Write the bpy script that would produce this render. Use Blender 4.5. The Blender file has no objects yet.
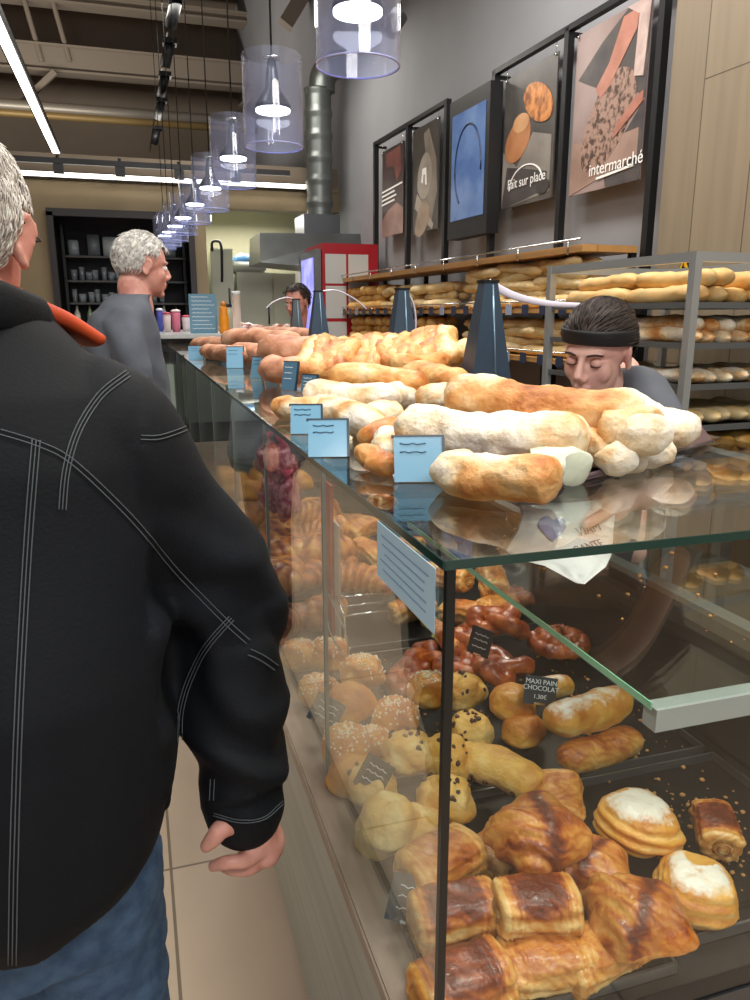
import bpy, bmesh, math, random
from mathutils import Vector, Matrix, noise, Euler
from mathutils.bvhtree import BVHTree

SC = bpy.context.scene
COL = SC.collection
PI = math.pi
R = math.radians

# ------------------------------------------------------------------ camera
FPX, CAMH = 760.0, 1.42
PITCH, YAW = R(13.68), R(17.39)
CP = Vector((0, 0, CAMH))
CF = Vector((math.sin(YAW)*math.cos(PITCH), math.cos(YAW)*math.cos(PITCH), -math.sin(PITCH)))
CR = Vector((math.cos(YAW), -math.sin(YAW), 0))
CU = CR.cross(CF)
cd = bpy.data.cameras.new('camera')
cam = bpy.data.objects.new('camera', cd)
COL.objects.link(cam)
cam.matrix_world = Matrix((( CR.x, CU.x, -CF.x, CP.x), (CR.y, CU.y, -CF.y, CP.y), (CR.z, CU.z, -CF.z, CP.z), (0, 0, 0, 1)))
cd.sensor_fit = 'VERTICAL'
cd.sensor_height = 24.0
cd.lens = FPX/1000*24.0
cd.clip_start = 0.02
SC.camera = cam

# ------------------------------------------------------------------ world, added fill lights, exposure
SC.view_settings.view_transform = 'Standard'
SC.view_settings.look = 'None'
SC.view_settings.gamma = 1
SC.view_settings.use_curve_mapping = False
SC.view_settings.exposure = -0.12
SC.cycles.transparent_max_bounces = 32
SC.cycles.max_bounces = 8
SC.cycles.caustics_reflective = False
SC.cycles.caustics_refractive = False
SC.cycles.use_denoising = True
w = bpy.data.worlds.new('world'); SC.world = w; w.use_nodes = True
w.node_tree.nodes['Background'].inputs[0].default_value = (0.86, 0.92, 1.0, 1)
w.node_tree.nodes['Background'].inputs[1].default_value = 0.8

def area(name, loc, size, power, col=(1, 1, 1), rot=(0, 0, 0)):
    l = bpy.data.lights.new(name, 'AREA'); l.shape = 'RECTANGLE'
    l.size, l.size_y = size; l.energy = power; l.color = col
    o = bpy.data.objects.new(name, l); COL.objects.link(o)
    o.location = loc; o.rotation_euler = rot
    return o
area('ceiling_fill_light', (1.25, 1.0, 3.9), (1.6, 0.5), 95, (1, .95, .88))  # overhead panels are added fill light, out of view above counter and floor
area('ceiling_fill_light', (1.35, 3.6, 3.9), (0.5, 1.8), 90, (1, .95, .88))
area('ceiling_fill_light', (-1.6, 1.2, 4.3), (0.6, 2.5), 80, (1, .96, .92))
area('ceiling_fill_light', (1.0, 7.2, 3.9), (1.5, 0.6), 60, (1, .95, .86))
area('front_fill_light', (0.7, -1.1, 3.1), (1.8, 0.6), 58, (1, .95, .88), (R(28), 0, 0))  # added fill from behind the camera, brightens the bag and near pastries
area('roof_fill_light', (-1.5, 10.8, 3.2), (5.0, 0.6), 190, (1, .93, .84), (R(180), 0, 0))  # upward lights added to lift the dark ceiling, no fixture there
area('roof_fill_light', (-2.2, 4.0, 3.9), (0.5, 5.0), 105, (1, .93, .84), (R(180), 0, 0))
area('kitchen_fill_light', (1.4, 9.7, 2.55), (1.2, 0.6), 50, (1, .96, .88))  # unseen fill added to brighten the cream cabinets

# ------------------------------------------------------------------ layout helpers
def ray(x, y):
    return CF + CR*((x-375)/FPX) - CU*((y-500)/FPX)
def onz(x, y, z):
    d = ray(x, y); return CP + d*((z-CAMH)/d.z)
def onx(x, y, X):
    d = ray(x, y); return CP + d*(X/d.x)
def ony(x, y, Y):
    d = ray(x, y); return CP + d*(Y/d.y)
WD = Vector((-0.0482, 0.9988, 0)); WN = Vector((0.9988, 0.0482, 0))     # bread wall: along, out to the right
WROT = math.atan2(-WD.x, WD.y)
def wp(s, D, z):
    return Vector((WD.x*s + WN.x*D, WD.y*s + WN.y*D, z))
def onw(x, y, D):
    d = ray(x, y); p = CP + d*(D/d.dot(WN)); return (p.dot(WD), p.z)

# ------------------------------------------------------------------ object helpers
WM = {}
def link(name, me, m=None, parent=None, origin=None, smooth=True):
    """one mesh object; the mesh is authored in world space (local to the thing when parent was given loc)"""
    if isinstance(me, bmesh.types.BMesh):
        b = me; me = bpy.data.meshes.new(name); b.to_mesh(me); b.free()
    if isinstance(me, tuple):
        v, f = me; me = bpy.data.meshes.new(name); me.from_pydata([tuple(p) for p in v], [], f); me.validate()
    o = bpy.data.objects.new(name, me); COL.objects.link(o)
    if m is not None:
        for mm in (m if isinstance(m, (list, tuple)) else [m]): me.materials.append(mm)
    if smooth:
        me.polygons.foreach_set('use_smooth', [True]*len(me.polygons))
    M = Matrix.Identity(4)
    if parent is not None:
        o.parent = parent
        pm = WM.get(parent.name, Matrix.Identity(4))
        me.transform(pm.inverted()); M = pm
    if origin is not None and parent is None:
        M = Matrix.Translation(Vector(origin)); me.transform(M.inverted()); o.location = origin
    WM[o.name] = M
    me.update()
    return o
def flat(o, ang=35):
    me = o.data
    me.polygons.foreach_set('use_smooth', [False]*len(me.polygons)); return o
def tag(o, label=None, cat=None, group=None, kind=None):
    if label: o['label'] = label
    if cat: o['category'] = cat
    if group: o['group'] = group
    if kind: o['kind'] = kind
    return o
def thing(name, label, cat, loc=(0, 0, 0), rotz=0, group=None):
    o = bpy.data.objects.new(name, None); COL.objects.link(o)
    o.location = loc; o.rotation_euler = (0, 0, rotz); o.empty_display_size = .05
    WM[o.name] = Matrix.Translation(Vector(loc)) @ Matrix.Rotation(rotz, 4, 'Z')
    return tag(o, label, cat, group)
def kids(o):
    return [c for c in COL.objects if c.parent == o]
def dup(src, loc, rot, scale=1, label=None, group=None, tree=None):
    c = src.copy(); COL.objects.link(c)
    c.location = loc; c.rotation_euler = rot
    c.scale = scale if isinstance(scale, (tuple, list)) else (scale,)*3
    if label: c['label'] = label
    if group: c['group'] = group
    for ch in (tree if tree is not None else kids(src)):
        d = ch.copy(); COL.objects.link(d); d.parent = c
        for g in kids(ch):
            e = g.copy(); COL.objects.link(e); e.parent = d
    return c

def bx(bm, c, s, rz=0, M=None, bev=0):
    """box centred c, size s"""
    r = bmesh.ops.create_cube(bm, size=1)
    vs = r['verts']
    bmesh.ops.scale(bm, vec=s, verts=vs)
    if bev:
        es = list({e for v in vs for e in v.link_edges})
        rr = bmesh.ops.bevel(bm, geom=es, offset=bev, segments=2, affect='EDGES')
        vs = list({v for f in rr['faces'] for v in f.verts} | set(v for v in vs if v.is_valid))
        seen = set(); st = [vs[0]]
        while st:
            v = st.pop()
            if v in seen: continue
            seen.add(v); st += [e.other_vert(v) for e in v.link_edges]
        vs = list(seen)
    T = Matrix.Translation(Vector(c)) @ Matrix.Rotation(rz, 4, 'Z')
    if M is not None: T = M @ T
    bmesh.ops.transform(bm, matrix=T, verts=vs)
    return bm
def box(c, s, rz=0, bev=0):
    return bx(bmesh.new(), c, s, rz, None, bev)
def box2(a, b, bev=0):
    a, b = Vector(a), Vector(b)
    return box((a+b)/2, tuple(abs(q) for q in (b-a)), 0, bev)
def wbox(bm, s0, s1, D0, D1, z0, z1):
    c = wp((s0+s1)/2, (D0+D1)/2, (z0+z1)/2)
    return bx(bm, c, (abs(D1-D0), abs(s1-s0), abs(z1-z0)), WROT)
def bar(bm, a, b, r, n=8, r2=None):
    a, b = Vector(a), Vector(b); d = b-a
    q = d.to_track_quat('Z', 'Y').to_matrix().to_4x4()
    bmesh.ops.create_cone(bm, cap_ends=True, segments=n, radius1=r, radius2=r if r2 is None else r2, depth=d.length,
                          matrix=Matrix.Translation((a+b)/2) @ q)
    return bm
def beam(bm, a, b, wd, ht):
    a, b = Vector(a), Vector(b); d = b-a
    q = d.to_track_quat('X', 'Z').to_matrix().to_4x4()
    M = Matrix.Translation((a+b)/2) @ q
    r = bmesh.ops.create_cube(bm, size=1)
    bmesh.ops.scale(bm, vec=(d.length, wd, ht), verts=r['verts'])
    bmesh.ops.transform(bm, matrix=M, verts=r['verts'])
    return bm
def lathe(prof, n=24, c=(0, 0, 0), open_=False):
    v, f = [], []
    for (r, z) in prof:
        for k in range(n):
            a = 2*PI*k/n; v.append((c[0]+r*math.cos(a), c[1]+r*math.sin(a), c[2]+z))
    for i in range(len(prof)-1):
        for k in range(n):
            f.append((i*n+k, i*n+(k+1) % n, (i+1)*n+(k+1) % n, (i+1)*n+k))
    if not open_:
        f.append(tuple(range(n))[::-1]); f.append(tuple((len(prof)-1)*n+k for k in range(n)))
    return v, f
def sweep(path, rad, n=16, up=(0, 0, 1), mod=None, caps=True, power=1.0):
    """tube along path; rad[i]=(a,b) half sizes sideways/up; mod(i/len, angle)->factor"""
    path = [Vector(p) for p in path]; N = len(path); v = []; f = []
    upv = Vector(up)
    for i, p in enumerate(path):
        t = (path[min(i+1, N-1)]-path[max(i-1, 0)]).normalized()
        s = t.cross(upv)
        if s.length < 1e-4: s = Vector((1, 0, 0))
        s.normalize(); u = s.cross(t).normalized()
        a, b = rad[i] if isinstance(rad[i], (tuple, list)) else (rad[i], rad[i])
        for k in range(n):
            th = 2*PI*k/n; c_, s_ = math.cos(th), math.sin(th)
            if power != 1.0:
                c_ = math.copysign(abs(c_)**power, c_); s_ = math.copysign(abs(s_)**power, s_)
            m = mod(i/(N-1), th) if mod else 1
            v.append(p + s*(a*c_*m) + u*(b*s_*m))
    for i in range(N-1):
        for k in range(n):
            f.append((i*n+k, i*n+(k+1) % n, (i+1)*n+(k+1) % n, (i+1)*n+k))
    if caps:
        f.append(tuple(range(n))[::-1]); f.append(tuple((N-1)*n+k for k in range(n)))
    return v, f
def join(parts):
    V, F = [], []
    for v, f in parts:
        o = len(V); V += [Vector(p) for p in v]; F += [tuple(i+o for i in q) for q in f]
    return V, F
def ball(c, r, n=12, m=8, M=None):
    v, f = [], []
    r = r if isinstance(r, (tuple, list)) else (r, r, r)
    for i in range(m+1):
        ph = PI*i/m
        for k in range(n):
            a = 2*PI*k/n
            p = Vector((r[0]*math.sin(ph)*math.cos(a), r[1]*math.sin(ph)*math.sin(a), r[2]*math.cos(ph)))
            if M is not None: p = M @ p
            v.append(p+Vector(c))
    for i in range(m):
        for k in range(n):
            f.append((i*n+k, (i+1)*n+k, (i+1)*n+(k+1) % n, i*n+(k+1) % n))
    return v, f
def interp(keys, t):
    for (t0, v0), (t1, v1) in zip(keys, keys[1:]):
        if t <= t1:
            q = (t-t0)/(t1-t0) if t1 > t0 else 0
            q = max(0, q); q = q*q*(3-2*q)
            if isinstance(v0, (tuple, list)): return tuple(a+(b-a)*q for a, b in zip(v0, v1))
            return v0+(v1-v0)*q
    return keys[-1][1]
def catmull(pts, n=6):
    pts = [Vector(p) for p in pts]; out = []
    for i in range(len(pts)-1):
        p0 = pts[max(i-1, 0)]; p1 = pts[i]; p2 = pts[i+1]; p3 = pts[min(i+2, len(pts)-1)]
        for k in range(n):
            t = k/n
            out.append(.5*((2*p1)+(p2-p0)*t+(2*p0-5*p1+4*p2-p3)*t*t+(3*p1-p0-3*p2+p3)*t**3))
    out.append(pts[-1]); return out

# ------------------------------------------------------------------ materials
MC = {}
def srgb(h):
    h = h.lstrip('#'); c = [int(h[i:i+2], 16)/255 for i in (0, 2, 4)]
    return tuple(((x+.055)/1.055)**2.4 if x > .04045 else x/12.92 for x in c) + (1,)
def C4(c): return srgb(c) if isinstance(c, str) else (tuple(c)+(1,))[:4]
def mat(name, c, rough=.5, metal=0, spec=.5, emit=None, es=1, noise_=None, bump=None, sheen=0, sss=0, coat=0, stretch=None, alpha=None):
    """noise_=(second colour, scale, lo, hi)   bump=(scale, strength)"""
    if name in MC: return MC[name]
    m = bpy.data.materials.new(name); m.use_nodes = True; MC[name] = m
    nt = m.node_tree; N, L = nt.nodes, nt.links; p = N['Principled BSDF']
    p.inputs['Base Color'].default_value = C4(c); p.inputs['Roughness'].default_value = rough
    p.inputs['Metallic'].default_value = metal; p.inputs['Specular IOR Level'].default_value = spec
    if emit: p.inputs['Emission Color'].default_value = C4(emit); p.inputs['Emission Strength'].default_value = es
    if sheen: p.inputs['Sheen Weight'].default_value = sheen
    if sss: p.inputs['Subsurface Weight'].default_value = sss; p.inputs['Subsurface Radius'].default_value = (.02, .008, .004)
    if coat: p.inputs['Coat Weight'].default_value = coat; p.inputs['Coat Roughness'].default_value = .15
    if alpha is not None: p.inputs['Alpha'].default_value = alpha
    co = None
    if noise_ or bump:
        tc = N.new('ShaderNodeTexCoord'); co = tc.outputs['Object']
        if stretch:
            mp = N.new('ShaderNodeMapping'); L.new(co, mp.inputs[0]); mp.inputs['Scale'].default_value = stretch; co = mp.outputs[0]
    if noise_:
        c2, sc, lo, hi = noise_
        nz = N.new('ShaderNodeTexNoise'); nz.inputs['Scale'].default_value = sc; nz.inputs['Detail'].default_value = 5; L.new(co, nz.inputs[0])
        mr = N.new('ShaderNodeMapRange'); mr.inputs[1].default_value = lo; mr.inputs[2].default_value = hi; L.new(nz.outputs[0], mr.inputs[0])
        mx = N.new('ShaderNodeMix'); mx.data_type = 'RGBA'; L.new(mr.outputs[0], mx.inputs[0])
        mx.inputs[6].default_value = C4(c); mx.inputs[7].default_value = C4(c2); L.new(mx.outputs[2], p.inputs['Base Color'])
    if bump:
        nz = N.new('ShaderNodeTexNoise'); nz.inputs['Scale'].default_value = bump[0]; nz.inputs['Detail'].default_value = 4; L.new(co, nz.inputs[0])
        b = N.new('ShaderNodeBump'); b.inputs['Strength'].default_value = bump[1]; b.inputs['Distance'].default_value = .01
        L.new(nz.outputs[0], b.inputs['Height']); L.new(b.outputs[0], p.inputs['Normal'])
    return m
def emis(name, c, s):
    if name in MC: return MC[name]
    m = bpy.data.materials.new(name); m.use_nodes = True; MC[name] = m
    nt = m.node_tree; nt.nodes.remove(nt.nodes['Principled BSDF'])
    e = nt.nodes.new('ShaderNodeEmission'); e.inputs[0].default_value = C4(c); e.inputs[1].default_value = s
    nt.links.new(e.outputs[0], nt.nodes['Material Output'].inputs[0]); return m
def glass(name, tint=(.96, .985, .975), ior=1.45, refl=(1, 1, 1), rough=.0, body=None, bw=0.0):
    """clear sheet: what lies behind passes straight through, the rest is the Fresnel reflection"""
    if name in MC: return MC[name]
    m = bpy.data.materials.new(name); m.use_nodes = True; MC[name] = m
    nt = m.node_tree; N, L = nt.nodes, nt.links; N.remove(N['Principled BSDF'])
    t = N.new('ShaderNodeBsdfTransparent'); t.inputs[0].default_value = C4(tint)
    g = N.new('ShaderNodeBsdfGlossy'); g.inputs[0].default_value = C4(refl); g.inputs[1].default_value = rough
    ge = N.new('ShaderNodeNewGeometry'); mr = N.new('ShaderNodeMapRange')
    mr.inputs[3].default_value = ior; mr.inputs[4].default_value = 1/ior
    L.new(ge.outputs['Backfacing'], mr.inputs[0])
    fr = N.new('ShaderNodeFresnel'); L.new(mr.outputs[0], fr.inputs[0])
    mx = N.new('ShaderNodeMixShader'); L.new(fr.outputs[0], mx.inputs[0])
    src = t.outputs[0]
    if body:
        d = N.new('ShaderNodeBsdfDiffuse'); d.inputs[0].default_value = C4(body)
        m2 = N.new('ShaderNodeMixShader'); m2.inputs[0].default_value = bw
        L.new(t.outputs[0], m2.inputs[1]); L.new(d.outputs[0], m2.inputs[2]); src = m2.outputs[0]
    L.new(src, mx.inputs[1]); L.new(g.outputs[0], mx.inputs[2]); L.new(mx.outputs[0], N['Material Output'].inputs[0])
    return m
def planks(name, c1, c2, gap, size=(1, .12), rough=.5, axis='yz', grain=(3, 60), gapw=.02, off=.5):
    """brick-texture boards with grain; axis: which object axes run along / across the board"""
    if name in MC: return MC[name]
    m = bpy.data.materials.new(name); m.use_nodes = True; MC[name] = m
    nt = m.node_tree; N, L = nt.nodes, nt.links; p = N['Principled BSDF']; p.inputs['Roughness'].default_value = rough
    tc = N.new('ShaderNodeTexCoord'); se = N.new('ShaderNodeSeparateXYZ'); L.new(tc.outputs['Object'], se.inputs[0])
    cb = N.new('ShaderNodeCombineXYZ'); ix = {'x': 0, 'y': 1, 'z': 2}
    L.new(se.outputs[ix[axis[0]]], cb.inputs[0]); L.new(se.outputs[ix[axis[1]]], cb.inputs[1])
    b = N.new('ShaderNodeTexBrick'); L.new(cb.outputs[0], b.inputs[0]); b.inputs['Scale'].default_value = 1
    b.inputs['Brick Width'].default_value = size[0]; b.inputs['Row Height'].default_value = size[1]
    b.inputs['Mortar Size'].default_value = gapw; b.offset = off
    b.inputs['Color1'].default_value = C4(c1); b.inputs['Color2'].default_value = C4(c2); b.inputs['Mortar'].default_value = C4(gap)
    mp = N.new('ShaderNodeMapping'); mp.inputs['Scale'].default_value = (grain[0], grain[1], 1); L.new(cb.outputs[0], mp.inputs[0])
    nz = N.new('ShaderNodeTexNoise'); nz.inputs['Scale'].default_value = 1; nz.inputs['Detail'].default_value = 6; L.new(mp.outputs[0], nz.inputs[0])
    mr = N.new('ShaderNodeMapRange'); mr.inputs[3].default_value = .72; mr.inputs[4].default_value = 1.22; L.new(nz.outputs[0], mr.inputs[0])
    mx = N.new('ShaderNodeMix'); mx.data_type = 'RGBA'; mx.blend_type = 'MULTIPLY'; mx.inputs[0].default_value = 1
    L.new(b.outputs[0], mx.inputs[6]); L.new(mr.outputs[0], mx.inputs[7]); L.new(mx.outputs[2], p.inputs['Base Color'])
    return m
steel = mat('steel', '#a9abab', .3, 1)
dsteel = mat('dark_steel', '#5b5f62', .35, .9)
chrome = mat('chrome', '#d5d8da', .15, 1)
black = mat('black_metal', '#17181a', .45, .2)
rubber = mat('black_plastic', '#0d0e10', .5)
white = mat('white_plastic', '#dfe2e0', .4)
wood_l = mat('light_wood', '#c99a5b', .5, noise_=('#a9783f', 6, .35, .7), stretch=(8, 1, 8))
G = glass('sheet_glass', (.93, .965, .95), 1.45)
GP = glass('pendant_glass', (.94, .95, .985), 1.42, body='#b9bfe0', bw=.06)
gedge = mat('glass_edge', '#1c3b34', .15, coat=.6)
gedge_l = mat('green_glass_edge', '#7fc6a0', .2, coat=.6)
ORD = 'first second third fourth fifth sixth seventh eighth ninth tenth eleventh twelfth thirteenth fourteenth fifteenth sixteenth seventeenth eighteenth nineteenth twentieth twenty-first twenty-second twenty-third twenty-fourth'.split()
def text(s, size, M, m, parent, name='lettering', ext=.0004, align='CENTER'):
    """lettering as a child part; M places it in world space (text in local XY, facing +Z)"""
    c = bpy.data.curves.new(name, 'FONT'); c.body = s; c.size = size; c.extrude = ext
    c.align_x = align; c.align_y = 'CENTER'
    c.materials.append(m); tmp = bpy.data.objects.new(name, c)
    me = bpy.data.meshes.new_from_object(tmp); bpy.data.objects.remove(tmp)
    o = bpy.data.objects.new(name, me); COL.objects.link(o)
    if parent is not None:
        o.parent = parent; M = WM.get(parent.name, Matrix.Identity(4)).inverted() @ M
    o.matrix_local = M if parent is not None else M
    return o
def frame3(o, x, y):
    """matrix with origin o, X axis x, Y axis y (z = x cross y)"""
    x = Vector(x).normalized(); y = Vector(y); y = (y-x*y.dot(x)).normalized(); z = x.cross(y)
    return Matrix(((x.x, y.x, z.x, o[0]), (x.y, y.y, z.y, o[1]), (x.z, y.z, z.z, o[2]), (0, 0, 0, 1)))
def quadslab(o, ex, ey, th):
    """thin slab: corner o, edges ex, ey, thickness th along ex x ey"""
    o, ex, ey = Vector(o), Vector(ex), Vector(ey); n = ex.cross(ey).normalized()*th
    v = [o, o+ex, o+ex+ey, o+ey]; v += [p+n for p in v]
    f = [(3, 2, 1, 0), (4, 5, 6, 7), (0, 1, 5, 4), (1, 2, 6, 5), (2, 3, 7, 6), (3, 0, 4, 7)]
    return v, f
# ================================================================== THE SETTING
def structure(name, me, m, smooth=False):
    o = link(name, me, m, smooth=smooth); o['kind'] = 'structure'; return o
m_wall = mat('grey_wall_paint', '#8f9094', .8, noise_=('#85868a', 1.5, .3, .7))
m_beige = mat('beige_wall_panel', '#8a7a5e', .7, noise_=('#7c6d53', 2, .3, .7))
m_brown = mat('brown_ceiling_paint', '#7b6e60', .85, noise_=('#6d6154', .8, .3, .7))
m_kit = mat('kitchen_wall_paint', '#8d8a72', .75)
m_floor = planks('floor_tile', '#c3ae98', '#bea993', '#7b6c5c', (.9, .9), .28, 'xy', (1.5, 1.5), .004, 0)
m_wood = planks('oak_cladding', '#837662', '#91836d', '#54493a', (2.4, .30), .55, 'zy', (1.2, 16), .003)

fl = structure('floor', box2((-7, -6, -.1), (4.2, 15, 0)), m_floor)
structure('ceiling', box2((-7, -4, 6.3), (4.2, 15, 6.4)), m_brown)
b = bmesh.new(); wbox(b, -4, 15, 2.66, 2.8, 0, 6.3); structure('wall_right', b, m_wall)
structure('wall_left', box2((-7, -4, 0), (-6.9, 15, 6.3)), m_beige)
structure('wall_back', box2((-7, 14.0, 0), (4.2, 14.1, 6.3)), m_brown)
# bulkhead wall at Y 8.5 with the bar opening and the kitchen recess
a0 = ony(50, 218, 8.5).x; a1 = ony(190, 215, 8.5).x; cr = ony(205, 215, 8.5).x; zt = 2.40
b = bmesh.new()
bx(b, ((-7+a0)/2, 8.6, 1.35), (a0+7, .2, 2.7))
bx(b, ((a0+a1)/2, 8.6, (zt+2.7)/2), (a1-a0, .2, 2.7-zt))
bx(b, ((a1+cr)/2, 8.6, 1.35), (cr-a1, .2, 2.7))
bx(b, ((cr+2.35)/2, 8.6, (2.5+2.7)/2), (2.35-cr, .2, .2))
bx(b, (-2.3, 8.85, 2.72), (9.4, .7, .05))
structure('wall_bar', b, m_beige)
structure('wall_kitchen', box2((cr-.1, 10.4, 0), (2.6, 10.5, 2.8)), m_kit)
structure('wall_kitchen_side', box2((a1+.05, 8.7, 0), (cr-.02, 10.4, 2.7)), m_kit)
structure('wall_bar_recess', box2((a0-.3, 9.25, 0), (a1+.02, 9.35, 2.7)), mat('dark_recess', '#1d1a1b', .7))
structure('ceiling_duct', box2((-7, 8.55, 2.75), (2.3, 10.5, 2.95)), m_brown)
# dark frame round the opening
b = bmesh.new()
beam(b, (a0, 8.47, 0), (a0, 8.47, zt), .06, .06); beam(b, (a1, 8.47, 0), (a1, 8.47, zt), .06, .06)
beam(b, (a0-.03, 8.47, zt), (a1+.03, 8.47, zt), .06, .07)
structure('trim_1', b, mat('dark_frame', '#231f20', .6))
# oak cladding on the right wall: lower board layer and the higher one behind it
sR = onw(655, 250, 2.55)[0]
b = bmesh.new(); wbox(b, -4, sR, 2.56, 2.66, 0, 2.80); structure('wall_cladding', b, m_wood)
b = bmesh.new(); wbox(b, -4, sR-.18, 2.60, 2.66, 2.80, 6.3); structure('wall_cladding_upper', b, m_wood)

# roof steel
m_beam = mat('painted_steel_beam', '#857a6d', .7)
m_pipe = mat('galvanised_pipe', '#9a9388', .45, .6)
def ceilthing(name, b, m, label, cat, group=None):
    return tag(link(name, b, m, smooth=False), label, cat, group)
for z, h, lab in ((5.05, .34, 'lower pale steel roof beam crossing the hall'), (5.85, .12, 'upper thin steel roof beam crossing the hall')):
    b = bmesh.new(); beam(b, (-6.8, 13.2, z), (3.0, 13.2, z), .18, h)
    beam(b, (-6.8, 13.2, z+h/2), (3.0, 13.2, z+h/2), .3, .03); beam(b, (-6.8, 13.2, z-h/2), (3.0, 13.2, z-h/2), .3, .03)
    ceilthing('roof_beam', b, m_beam, lab, 'roof beam')
for x0, x1 in ((10, 55), (235, 268)):
    p0, p1 = ony(x0, 115, 13.0), ony(x1, 72, 13.0)
    b = bmesh.new(); beam(b, p0, p1, .08, .08)
    ceilthing('roof_brace', b, m_beam, 'diagonal steel brace under the roof beam, ' + ('far left of the hall' if x0 < 100 else 'beside the row of pendants'), 'roof brace')
for x in (42, 70):
    p0 = ony(x, 62, 13.1); b = bmesh.new(); bar(b, p0, (p0.x-.25, 13.1, 6.2), .035)
    ceilthing('hanger_rod', b, m_beam, 'thin hanger rod above the long light strip, ' + ('nearer the strip' if x < 50 else 'nearer the pendants'), 'hanger rod')
for (ya, r, m, lab) in ((104, .075, m_pipe, 'upper grey pipe running across the hall under the roof beam'), (112, .055, mat('brass_pipe', '#8f774c', .5, .4), 'lower ochre pipe running across the hall under the roof beam')):
    p0 = ony(0, ya, 12.6); b = bmesh.new(); bar(b, (-6.8, 12.6, p0.z), (2.6, 12.6, p0.z), r, 12)
    tag(link('ceiling_pipe', b, m), lab, 'pipe')
b = bmesh.new(); beam(b, ony(285, 25, 9.5), ony(312, -20, 9.5), .16, .16)
ceilthing('roof_brace', b, m_beam, 'pale slanted steel brace at the top of the hall above the pendants', 'roof brace')

# LED strips
m_led = emis('led_strip', '#fff8ea', 5.0)
e = ray(60, 162); e2 = ray(0, 20); zs = 3.2; rr = zs-CAMH
xs = e.x/e.z*rr; ye = e.y/e.z*rr
t = thing('led_light_strip', 'long white ceiling light strip running along the hall, top left', 'light strip', (xs, 6, zs))
link('diffuser', box2((xs-.035, 1.0, zs), (xs+.035, ye, zs+.012)), m_led, t, smooth=False)
link('housing', box2((xs-.05, 1.0, zs+.012), (xs+.05, ye+.01, zs+.06)), black, t, smooth=False)
t = thing('led_light_strip', 'long white light strip running crosswise above the dark bar opening', 'light strip', (0, 8.4, 2.72))
link('diffuser', box2((-3.4, 8.40, 2.72), (ony(306, 187, 8.4).x, 8.45, 2.755)), m_led, t, smooth=False)
link('housing', box2((-3.4, 8.45, 2.71), (ony(306, 187, 8.4).x+.02, 8.5, 2.77)), black, t, smooth=False)
# black track with small hooks above the strip
pa, pb = ony(35, 163, 8.2), ony(200, 176, 8.2)
t = thing('ceiling_track', 'black ceiling track crossing above the long light strip', 'track', pa)
b = bmesh.new(); beam(b, (pa.x-.6, 8.2, pa.z+.03), (pb.x+.9, 8.2, pa.z+.03), .04, .05); link('rail', b, black, t, smooth=False)
for k in range(4):
    q = pa.x+.2+k*.55; b = bmesh.new(); bx(b, (q, 8.2, pa.z-.04), (.09, .06, .08)); bar(b, (q, 8.2, pa.z), (q, 8.2, pa.z+.08), .015)
    link('clip', b, black, t, smooth=False)
# spotlight track along the hall
tz = 3.9; t0 = ray(170, 48); tx = t0.x/t0.z*(tz-CAMH)
t = thing('spotlight_track', 'black ceiling track carrying small spotlights above the counter', 'track', (tx, 6, tz))
b = bmesh.new(); beam(b, (tx, 4, tz+.12), (tx-.05, 13.9, tz+.12), .014, .014); link('rail', b, black, t, smooth=False)
for k, (x, y) in enumerate(((178, 6), (170, 48), (164, 80), (161, 105), (157, 132))):
    d = ray(x, y); yy = d.y/d.z*(tz-CAMH); o = Vector((tx, yy, tz))
    sp = thing('spotlight', ['nearest', 'second', 'third', 'fourth', 'farthest'][k]+' black spotlight on the track above the counter', 'spotlight', o, 0, 'spotlights on the ceiling track')
    b = bmesh.new(); bx(b, o+Vector((0, 0, .05)), (.13, .13, .045)); link('driver_box', b, black, sp, smooth=False)
    b = bmesh.new(); bar(b, o+Vector((0, -.02, .03)), o+Vector((-.05, .1, -.13)), .05, 14); link('lamp_head', b, black, sp)
# spot at the top by the wall
o = ony(400, 14, 3.2)
sp = thing('spotlight', 'small black spotlight hanging above the grey wall beside the nearest pendant', 'spotlight', o)
b = bmesh.new(); bar(b, o, o+Vector((-.05, 0, -.07)), .035, 14); link('lamp_head', b, black, sp)
b = bmesh.new(); bar(b, o, o+Vector((0, 0, 2.9-.0)), .008); link('rod', b, black, sp)

# pendants
m_disc = emis('pendant_led', '#f2f4ff', 9)
def pendant(i, loc):
    t = thing('pendant_lamp', '', 'pendant lamp', loc, 0, 'glass cylinder pendants above the counter')
    x, y, z = loc; h = .305; r = .108
    v, f = lathe([(r, 0), (r, h)], 40, loc, True); v2, f2 = lathe([(r-.005, h), (r-.005, 0)], 40, loc, True)
    link('glass_shade', join([(v, f), (v2, f2)]), GP, t)
    rim = mat('shade_rim', '#b9c0f2', .2, coat=.5)
    link('shade_rim', lathe([(r-.005, -.002), (r, -.002), (r, .001), (r-.005, .001)], 40, loc, True), rim, t)
    link('led_disc', lathe([(.062, .118), (.062, .126)], 32, loc), m_disc, t)
    link('lamp_holder', join([lathe([(.066, .126), (.066, .14), (.03, .19), (.022, .25), (.012, h-.0)], 32, loc)]), mat('lamp_stem', '#4a4d55', .3, .6), t)
    link('top_plate', lathe([(.03, h-.014), (.03, h-.008)], 32, loc), chrome, t)
    b = bmesh.new(); bar(b, (x, y, z+h), (x, y, 6.3), .004, 6); link('cable', b, rubber, t)
    l = bpy.data.lights.new('pendant_light', 'SPOT'); l.energy = 7; l.color = (.93, .95, 1); l.spot_size = R(130); l.spot_blend = .8; l.shadow_soft_size = .06
    lo = bpy.data.objects.new('pendant_light', l); COL.objects.link(lo); lo.parent = t; lo.location = (0, 0, .10)
    return t
ords = ['nearest', 'second', 'third', 'fourth', 'fifth', 'sixth', 'seventh', 'eighth', 'ninth']
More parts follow.
